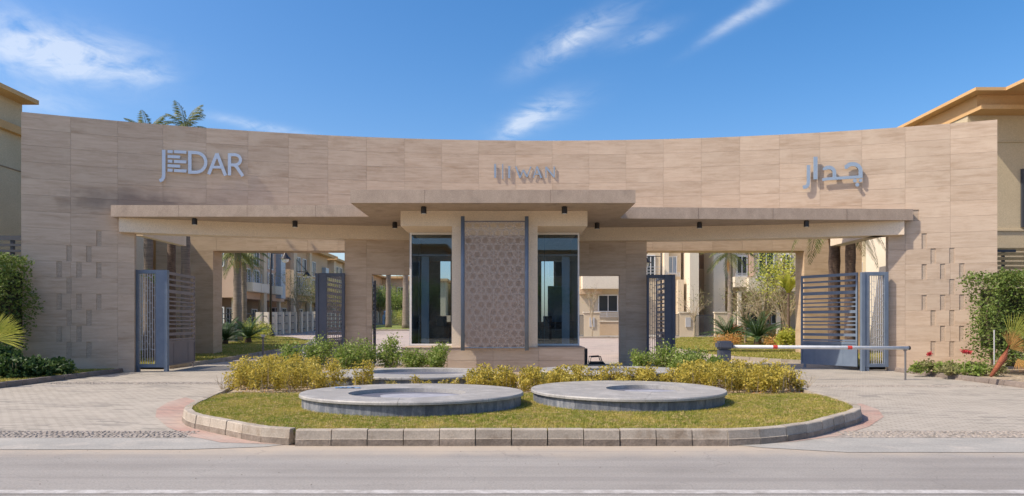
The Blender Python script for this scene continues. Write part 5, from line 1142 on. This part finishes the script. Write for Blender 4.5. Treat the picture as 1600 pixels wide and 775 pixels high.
# ------------------------------------------------------------------ plants
PG = 'palms behind the stone wall'
palm('palm with big green fronds showing over the top of the stone wall', X(290, 31.5), 31.5, .13, 10.35, .22, .16, 20, .58, PG, 1)
palm('shorter palm with yellowish frond tips just over the wall top', X(232, 31), 31, .13, 9.9, .22, .15, 18, .55, PG, 1)
palm('palm whose fronds barely show above the shaded wall end', X(92, 30), 30, .13, 9.3, .25, .17, 16, .62, PG, 0)
palm('palm with a few green tips peeking over the shaded wall', X(165, 31), 31, .13, 9.5, .22, .15, 16, .45, PG, 0)
palm('dark leaning palm trunk behind the brown open gate', X(268, 29.2), 29.2, .1, 7.2, .19, .14, 18, .75, PG, 2, M['bark'])
palm('pale rough palm trunk behind the blue open gate, nearer the portal', X(1303, 29.5), 29.5, .1, 6.6, .24, .22, 22, 1.0, PG, 4, M['bark'], lean=(.05, 0))
palm('dark rough palm trunk behind the blue open gate, nearer the lattice panel', X(1328, 29), 29, .1, 6.9, .22, .19, 20, .9, PG, 3, M['bark'], lean=(.1, .1))
palm('palm with drooping crown standing in front of the nearest tan villa', X(371, 48), 48, zg(48)+.1, 6.4, .33, .22, 26, .92, None, 4)
palm('slender palm behind it, beside the utility cabinet', X(381, 52), 52, zg(52)+.1, 6.0, .24, .18, 16, .7, None, 2)
palm('distant thick palm in the side doorway, nearer the dark gate leaf', X(607, 84), 84, zg(84)+.1, 8.2, .36, .26, 22, 1.0, 'distant pair of palms', 3)
palm('distant thick palm in the side doorway, nearer the booth', X(634, 80), 80, zg(80)+.1, 8.0, .42, .28, 22, 1.0, 'distant pair of palms', 3)
palm('slim pale palm on the inner lawn among the cycads', X(1141, 50), 50, zg(50)+.1, 6.4, .22, .14, 20, .8, None, 2)
cg = 'cycads on the inner lawns'
for px, py, D, sc, lb in ((352, 538, 43, 1.3, 'dark cycad against the jamb of the second stone portal'), (388, 528, 45, 1.45, 'wide dark cycad between cabinet and lamp post'), (1137, 531, 46, 1.5, 'upright cycad with a red leafed plant beside it'), (1184, 536, 43, 1.65, 'widest cycad, left of the bare twiggy shrub base')):
    cycad(lb.replace('left of', 'below'), X(px, D), D, zg(D)+.13, sc, 30, cg)
def bush(label, cat, px, D, r, h, m, n=1500, size=.1, name='bush', zoff=.13, group=None):
    x = X(px, D); z = zg(D)+zoff; t = thing(name, label, cat, (x, D, z), group); stems(t, (x, D, z), [(x+random.uniform(-r, r)*.6, D+random.uniform(-r, r)*.5, z+h*random.uniform(.5, .9)) for _ in range(8)], .02)
    leaf_cloud('foliage', clumps((x, D, z+h*.5), (r, r*.8, h*.5), 60, n//60, .12*r+.04, 1, .3), size, m, t); return t
bush('yellow green bush below the nearest tan villa', 'bush', 396, 50, 1.3, 1.25, M['yelleaf'], 2400, .12); bush('olive bush beside the lamp post', 'bush', 412, 54, .7, 1.3, M['oliv'], 1200, .1)
bush('orange tinted low bush before the upright cycad', 'bush', 1137, 42, .95, .62, M['dryleaf'], 1500, .09); bush('low olive bush between the cycads and the palm trunks', 'bush', 1215, 44, 1.1, 1.0, M['oliv'], 1800, .1); bush('rust brown low bush right behind the widest cycad', 'bush', 1212, 41, .8, .6, M['dryleaf'], 900, .09)
bush('red leafed plant beside the upright cycad', 'plant', 1151, 46.5, .45, 1.25, M['redleaf'], 500, .16); bush('yellow leafed plant against the jamb of the second portal', 'plant', 1228, 38, .5, 1.1, M['yelleaf'], 700, .18)
bush('clipped green bush far behind the distant palms', 'bush', 620, 100, 2.6, 1.9, M['green'], 2500, .16); bush('red brown bush far behind the distant palms', 'bush', 622, 93, 1.6, 1.2, M['oliv'], 1200, .14); bush('golden bush far beside the palm near the booth', 'bush', 628, 96, 1.2, 1.9, M['yelleaf'], 1400, .14)
def tree(label, px, D, h, r, m, n=2600, size=.11, trunk=.11, name='tree', group=None, leafy=True, zoff=.1, x=None, nb_=16):
    x = X(px, D) if x is None else x; z = zg(D)+zoff; t = thing(name, label, 'tree', (x, D, z), group); mb = MB(); tops = []
    mb.tube([(x, D, z-.05), (x+.05, D, z+h*.2), (x, D, z+h*.36)], [trunk, trunk*.8, trunk*.65], 9)
    for k in range(nb_):
        a = k*2.399+random.uniform(-.3, .3); rr = r*random.uniform(.35, .95); zz = z+h*random.uniform(.5, .97); p1 = (x+rr*math.cos(a), D+rr*math.sin(a)*.8, zz); mid = (x+rr*.4*math.cos(a), D+rr*.4*math.sin(a), z+h*.36+(zz-z-h*.36)*.55+random.uniform(-.15, .15)); st = z+h*random.uniform(.2, .38)
        mb.tube([(x, D, st), mid, p1], [trunk*.42, trunk*.25, trunk*.08], 6, False); tops.append(p1)
        for _ in range(4):
            q = Vector(mid).lerp(Vector(p1), random.random()); e = q+Vector((random.uniform(-1, 1), random.uniform(-1, 1), random.uniform(-.1, .9)))*r*.32; mb.tube([tuple(q), tuple(e)], [trunk*.13, trunk*.05], 4, False); tops.append(tuple(e))
    mb.build('trunk', M['twig'] if not leafy or m is M['oliv'] else M['bark'], t)
    if n:
        T = np.array(tops); per = n//len(T); pts = (T[:, None, :]+rng.normal(size=(len(T), per, 3))*r*.15).reshape(-1, 3); leaf_cloud('crown', pts, size, m, t)
    return t
tree('sparse olive leaved tree in front of the pier fence', 506, 64, 5.6, 2.0, M['oliv'], 3800, .13, .12); tree('darker thin tree between the two street lamps', 466, 68, 5.8, 1.9, M['oliv'], 1500, .12, .10); tree('small pale tree beside the dark lattice panel', 528, 70, 5.2, 1.7, M['oliv'], 2200, .12, .09)
tree('bare grey tree with few twigs in the doorway view', 925, 55.5, 4.4, .9, M['oliv'], 120, .1, .06, leafy=False); tree('bare grey tree before the low cream wall with meter box', 1084, 54, 4.2, 1.9, M['oliv'], 260, .1, .06, leafy=False)
tree('large bare twiggy shrub before the wide cream house', 1192, 45, 4.6, 2.3, M['oliv'], 900, .1, .10, leafy=False, nb_=34); tree('bare pale twiggy shrub beside the slim pale palm', 1164, 44, 3.6, 1.7, M['oliv'], 700, .1, .08, leafy=False, nb_=26); tree('bare pale twiggy shrub close to the second portal jamb', 1228, 42.5, 4.0, 1.5, M['oliv'], 800, .1, .08, leafy=False, nb_=24); tree('light green leafy tree against the second portal jamb', 1222, 44.5, 6.0, 1.7, M['yelleaf'], 1400, .16, .09)
tree('dense green tree far behind the distant palms', 622, 106, 5.2, 3.4, M['green'], 5200, .22, .2); tree('dense olive tree far left of the distant palms'.replace('left of', 'beside'), 593, 108, 5.4, 2.6, M['oliv'], 3600, .22, .18)
tree('leafy green tree spreading behind the first villa window', 1202, 52, 6.9, 1.6, M['green'], 1800, .15, .08)
for k, (x_, y_) in enumerate(((-17, -24), (-9, -27), (-2.5, -23), (4, -26), (11, -24), (19, -27))):  # unseen trees behind the camera, added to soften the booth glass reflections
    tree(['leafy roadside tree across the road, before the villa facing the shaded wall', 'second roadside tree across the road', 'roadside tree across the road opposite the booth', 'tall roadside tree opposite the open doorway', 'roadside tree across the road opposite the barrier', 'last roadside tree across the road'][k], 0, y_, 6.5, 2.8, M['green'], 1800, .3, .15, x=x_, zoff=0)
# banana like leaves over the blue lattice panel
def bigleaf(label, x, y, z, h, n, m, L=1.6, w=.38, tilt=0, name='banana_plant', cat='banana plant'):
    t = thing(name, label, cat, (x, y, z)); MB().tube([(x, y, z), (x, y, z+h)], [.10, .06], 8).build('stem', M['bark'], t)
    mb = MB(); K = 7; v = []; f = []
    for i in range(K+1):
        s = i/K; c = (L*s*(1-.15*s), L*(.55*s-.6*s*s)); wd = w*math.sin(PI*min(1, .12+.88*s))**.8*(1 if i < K else .1); k = len(v); v += [(c[0], -wd/2, c[1]+wd*.18), (c[0], 0, c[1]), (c[0], wd/2, c[1]+wd*.18)]
        if i: f += [(k-3, k-2, k+1, k), (k-2, k-1, k+2, k+1)]
    me = bpy.data.meshes.new('leaf'); me.from_pydata(v, [], f); me.materials.append(m)
    for i in range(n): o = link('leaf', me, None, t, (0, 0, h-.1)); o.rotation_euler = (random.uniform(-.3, .3), random.uniform(-1.1, -.2), i*2.399+tilt)
    return t
bigleaf('banana plant whose leaves rise over the blue lattice panel', X(244, 28.6), 28.6, .1, 3.2, 8, M['green'], 1.0, .24); bigleaf('broad leafed banana plant by the second portal jamb, sunlit', X(1232, 40), 40, .3, 3.2, 11, M['yelleaf'], 1.5, .4)
# clipped hedges at both ends
def hedge(label, x0, x1, y0, y1, z0, z1, m, n, size=.09):
    t = thing('hedge', label, 'hedge', ((x0+x1)/2, (y0+y1)/2, z0)); N_ = n
    u = rng.random((N_, 3)); face = rng.integers(0, 5, N_); p = u.copy(); dpt = rng.random(N_)**2*.22
    p[face == 0, 0] = dpt[face == 0]; p[face == 1, 0] = 1-dpt[face == 1]; p[face == 2, 1] = dpt[face == 2]*.8; p[face == 3, 2] = 1-dpt[face == 3]*.5; p[face == 4, 1] = dpt[face == 4]*.4
    q = np.array([x0, y0, z0])+p*np.array([x1-x0, y1-y0, z1-z0])
    q += .13*np.stack([np.sin(q[:, 2]*3.1+q[:, 1]*2), np.sin(q[:, 0]*2.7+q[:, 2]*2.2)*1.3, np.sin(q[:, 0]*4.1+q[:, 1])*.7], 1)+rng.normal(size=(N_, 3))*.05
    leaf_cloud('foliage', q, size, m, t, .6, 0.1)
    st = MB()
    for k in range(8):
        x = x0+(x1-x0)*(k+.5)/8; y = (y0+y1)/2; st.tube([(x, y, z0-.1), (x+random.uniform(-.2, .2), y, z0+(z1-z0)*.5), (x+random.uniform(-.3, .3), y, z1-.4)], [.04, .03, .01], 6)
    st.build('stem', M['bark'], t); st2 = MB(); st2.box(x0+.35, x1-.3, y0+.45, y1-.2, z0+.4, z1-.4); st2.build('inner_twigs', M['darkslat'] if False else mat('dark twig core', (.02, .03, .012), (.05, .045, .02), nscale=12, rough=1), t)  # solid dark box fills the middle of the hedge
    return t
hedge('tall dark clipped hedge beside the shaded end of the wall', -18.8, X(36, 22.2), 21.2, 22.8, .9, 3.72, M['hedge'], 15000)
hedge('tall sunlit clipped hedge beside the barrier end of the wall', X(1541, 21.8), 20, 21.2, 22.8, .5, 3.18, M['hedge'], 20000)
xx = X(1565, 20.8); t = thing('support_pole', 'thin grey pole standing in the sunlit hedge', 'pole', (xx, 20.8, .1)); MB().tube([(xx, 21.12, .1), (xx, 21.12, 1.5)], .018, 8).build('pole', M['rail'], t)
# low dark shrub and palm fan at the shaded end
for px, D, r, h, lb in ((18, 20.0, .62, .62, 'low glossy dark shrub beside the frame edge at the shaded verge'), (50, 20.6, .6, .58, 'low glossy dark shrub in the middle of the shaded verge'), (82, 21.4, .55, .5, 'low glossy dark shrub nearest the plain wall'), (8, 20.8, .5, .95, 'taller dark shrub behind the pale fan leaf')):
    x = X(px, D); t = thing('dark_shrub', lb, 'shrub', (x, D, .1), 'low dark shrubs on the shaded verge'); stems(t, (x, D, .1), [(x+random.uniform(-r, r)*.7, D+random.uniform(-r, r)*.6, .1+h*.8) for _ in range(8)], .012)
    leaf_cloud('foliage', clumps((x, D, .1+h*.45), (r, r*.8, h*.52), 70, 22, .07, .8, .2), .12, M['darkgreen'], t, .65)
def fan(mb, c, d, up, L, spread, n, wd=.03):
    """fan leaf: blades radiating in the plane of d and side"""
    d = Vector(d).normalized(); side = d.cross(Vector(up)).normalized()
    for i in range(n):
        a = -spread/2+spread*i/(n-1)+random.uniform(-.03, .03); v = (d*math.cos(a)+side*math.sin(a)).normalized(); l = L*(1-.12*abs(a))*random.uniform(.93, 1.03); c = Vector(c); nn = v.cross(side if abs(v.dot(d)) > .5 else d).normalized()
        e = c+v*l; m_ = c+v*l*.6; w = v.cross(v.cross(nn)).normalized()*wd if False else (side*math.cos(a)-d*math.sin(a))*wd; mb.quad(tuple(c), tuple(m_+w), tuple(e+Vector((0, 0, -.06*l))), tuple(m_-w))
t = thing('fan_palm', 'pale yellow green fan leaf plant at the shaded verge', 'fan palm', (X(-12, 18.5), 18.5, .1)); c0 = P(-12, 545, 18.5)
MB().tube([(c0.x, 18.5, .1), (c0.x, 18.5, 1.0)], [.12, .08], 8).build('stem', M['bark'], t)
mb = MB(); fan(mb, P(-8, 530, 18.5), (1, -.1, .35), (0, 1, 0), .95, 1.3, 22, .014); mb.build('fan_leaf', M['yelleaf'], t)
mb = MB(); fan(mb, P(-10, 520, 18.4), (1, -.1, .55), (0, 1, .3), .8, 1.1, 18, .014); mb.build('fan_leaf', M['yelleaf'], t)
mb = MB(); fan(mb, P(-10, 540, 18.6), (-.3, 0, 1), (0, 1, 0), .9, 1.6, 22, .014); mb.build('fan_leaf', M['green'], t)
# red flowering low plants along the sunlit verge
fl = [(1432, 22.3, .3), (1452, 22.2, .42), (1472, 22.0, .38), (1490, 21.8, .36), (1507, 21.4, .52), (1524, 21.3, .42), (1540, 21.0, .45), (1556, 20.8, .42), (1518, 20.9, .32), (1484, 21.2, .3)]
fll = ['low flowering plant nearest the barrier rest post', 'flowering plant with a small red bloom', 'low plant between the two red blooms', 'olive leaved plant before the slotted wall', 'tallest flowering plant with the big double red bloom', 'plant beside the big double red bloom', 'plant before the sunlit hedge foot', 'plant beside the red brown dry leaf base', 'front plant below the big red bloom', 'front plant low at the kerb']
for k, (px, D, h) in enumerate(fl):
    x = X(px, D); t = thing('flowering_plant', fll[k], 'flowering plant', (x, D, .1), 'flowering plants along the soil verge'); tops = [(x+random.uniform(-.3, .3), D+random.uniform(-.2, .2), .13+h*random.uniform(.5, 1)) for _ in range(7)]
    stems(t, (x, D, .12), tops, .009); leaf_cloud('foliage', clumps((x, D, .12+h*.5), (.36, .25, h*.45), 40, 10, .05, .8, .1), .09, M['oliv'] if k % 2 else M['green'], t, .6)
    if k in (1, 4):
        for q in ((0, 0), (.13, .02)) if k == 4 else ((0, 0),):
            c = (x+q[0], D, .13+h+.18); leaf_cloud('flower_head', clumps(c, (.08, .08, .06), 14, 8, .02, 1, .1), .045, M['redflower'], t, .8)
        stems(t, (x, D, .2), [(x, D, .13+h+.14)], .01)
# dry palm at the edge
c0 = P(1560, 586, 19.2); t = thing('dry_fan_palm', 'fan palm with orange dry leaves and red brown leaf base at the frame edge', 'fan palm', (c0.x, 19.2, .1))
MB().tube([P(1548, 588, 19.2), P(1568, 560, 19.3), P(1578, 535, 19.3)], [.04, .09, .05], 9).build('trunk', M['rust'], t, True)
for a, d, L, m_ in ((P(1576, 540, 19.2), (.25, -.2, .95), .9, 'dryleaf'), (P(1578, 545, 19.1), (.9, -.2, .6), .85, 'dryleaf'), (P(1590, 560, 19.0), (.3, -.3, -.9), .6, 'dryleaf'), (P(1580, 530, 19.4), (.5, 0, 1), 1.1, 'yelleaf'), (P(1585, 520, 19.5), (.9, .1, .5), 1.2, 'yelleaf'), (P(1592, 570, 19.2), (1, -.2, .3), .7, 'green')):
    mb = MB(); fan(mb, a, d, (0, 1, 0), L*random.uniform(.6,.8), 1.6, 15, .010); mb.build('fan_leaf', M[m_], t)
# small stones on the asphalt
mb = MB()
for _ in range(60):
    x, y = random.uniform(-7, 7), random.uniform(7.3, 9.6); r_ = random.uniform(.002, .007); mb.tube([(x, y, .002), (x, y, .002+r_)], [r_*1.3, r_*.5], 5)
tag(mb.build('pebbles', M['kerbdark']), 'scattered small pebbles on the asphalt', 'pebbles', kind='stuff')
print('objects', len(bpy.data.objects), 'tris', sum(len(o.data.polygons) for o in bpy.data.objects if o.type == 'MESH'))
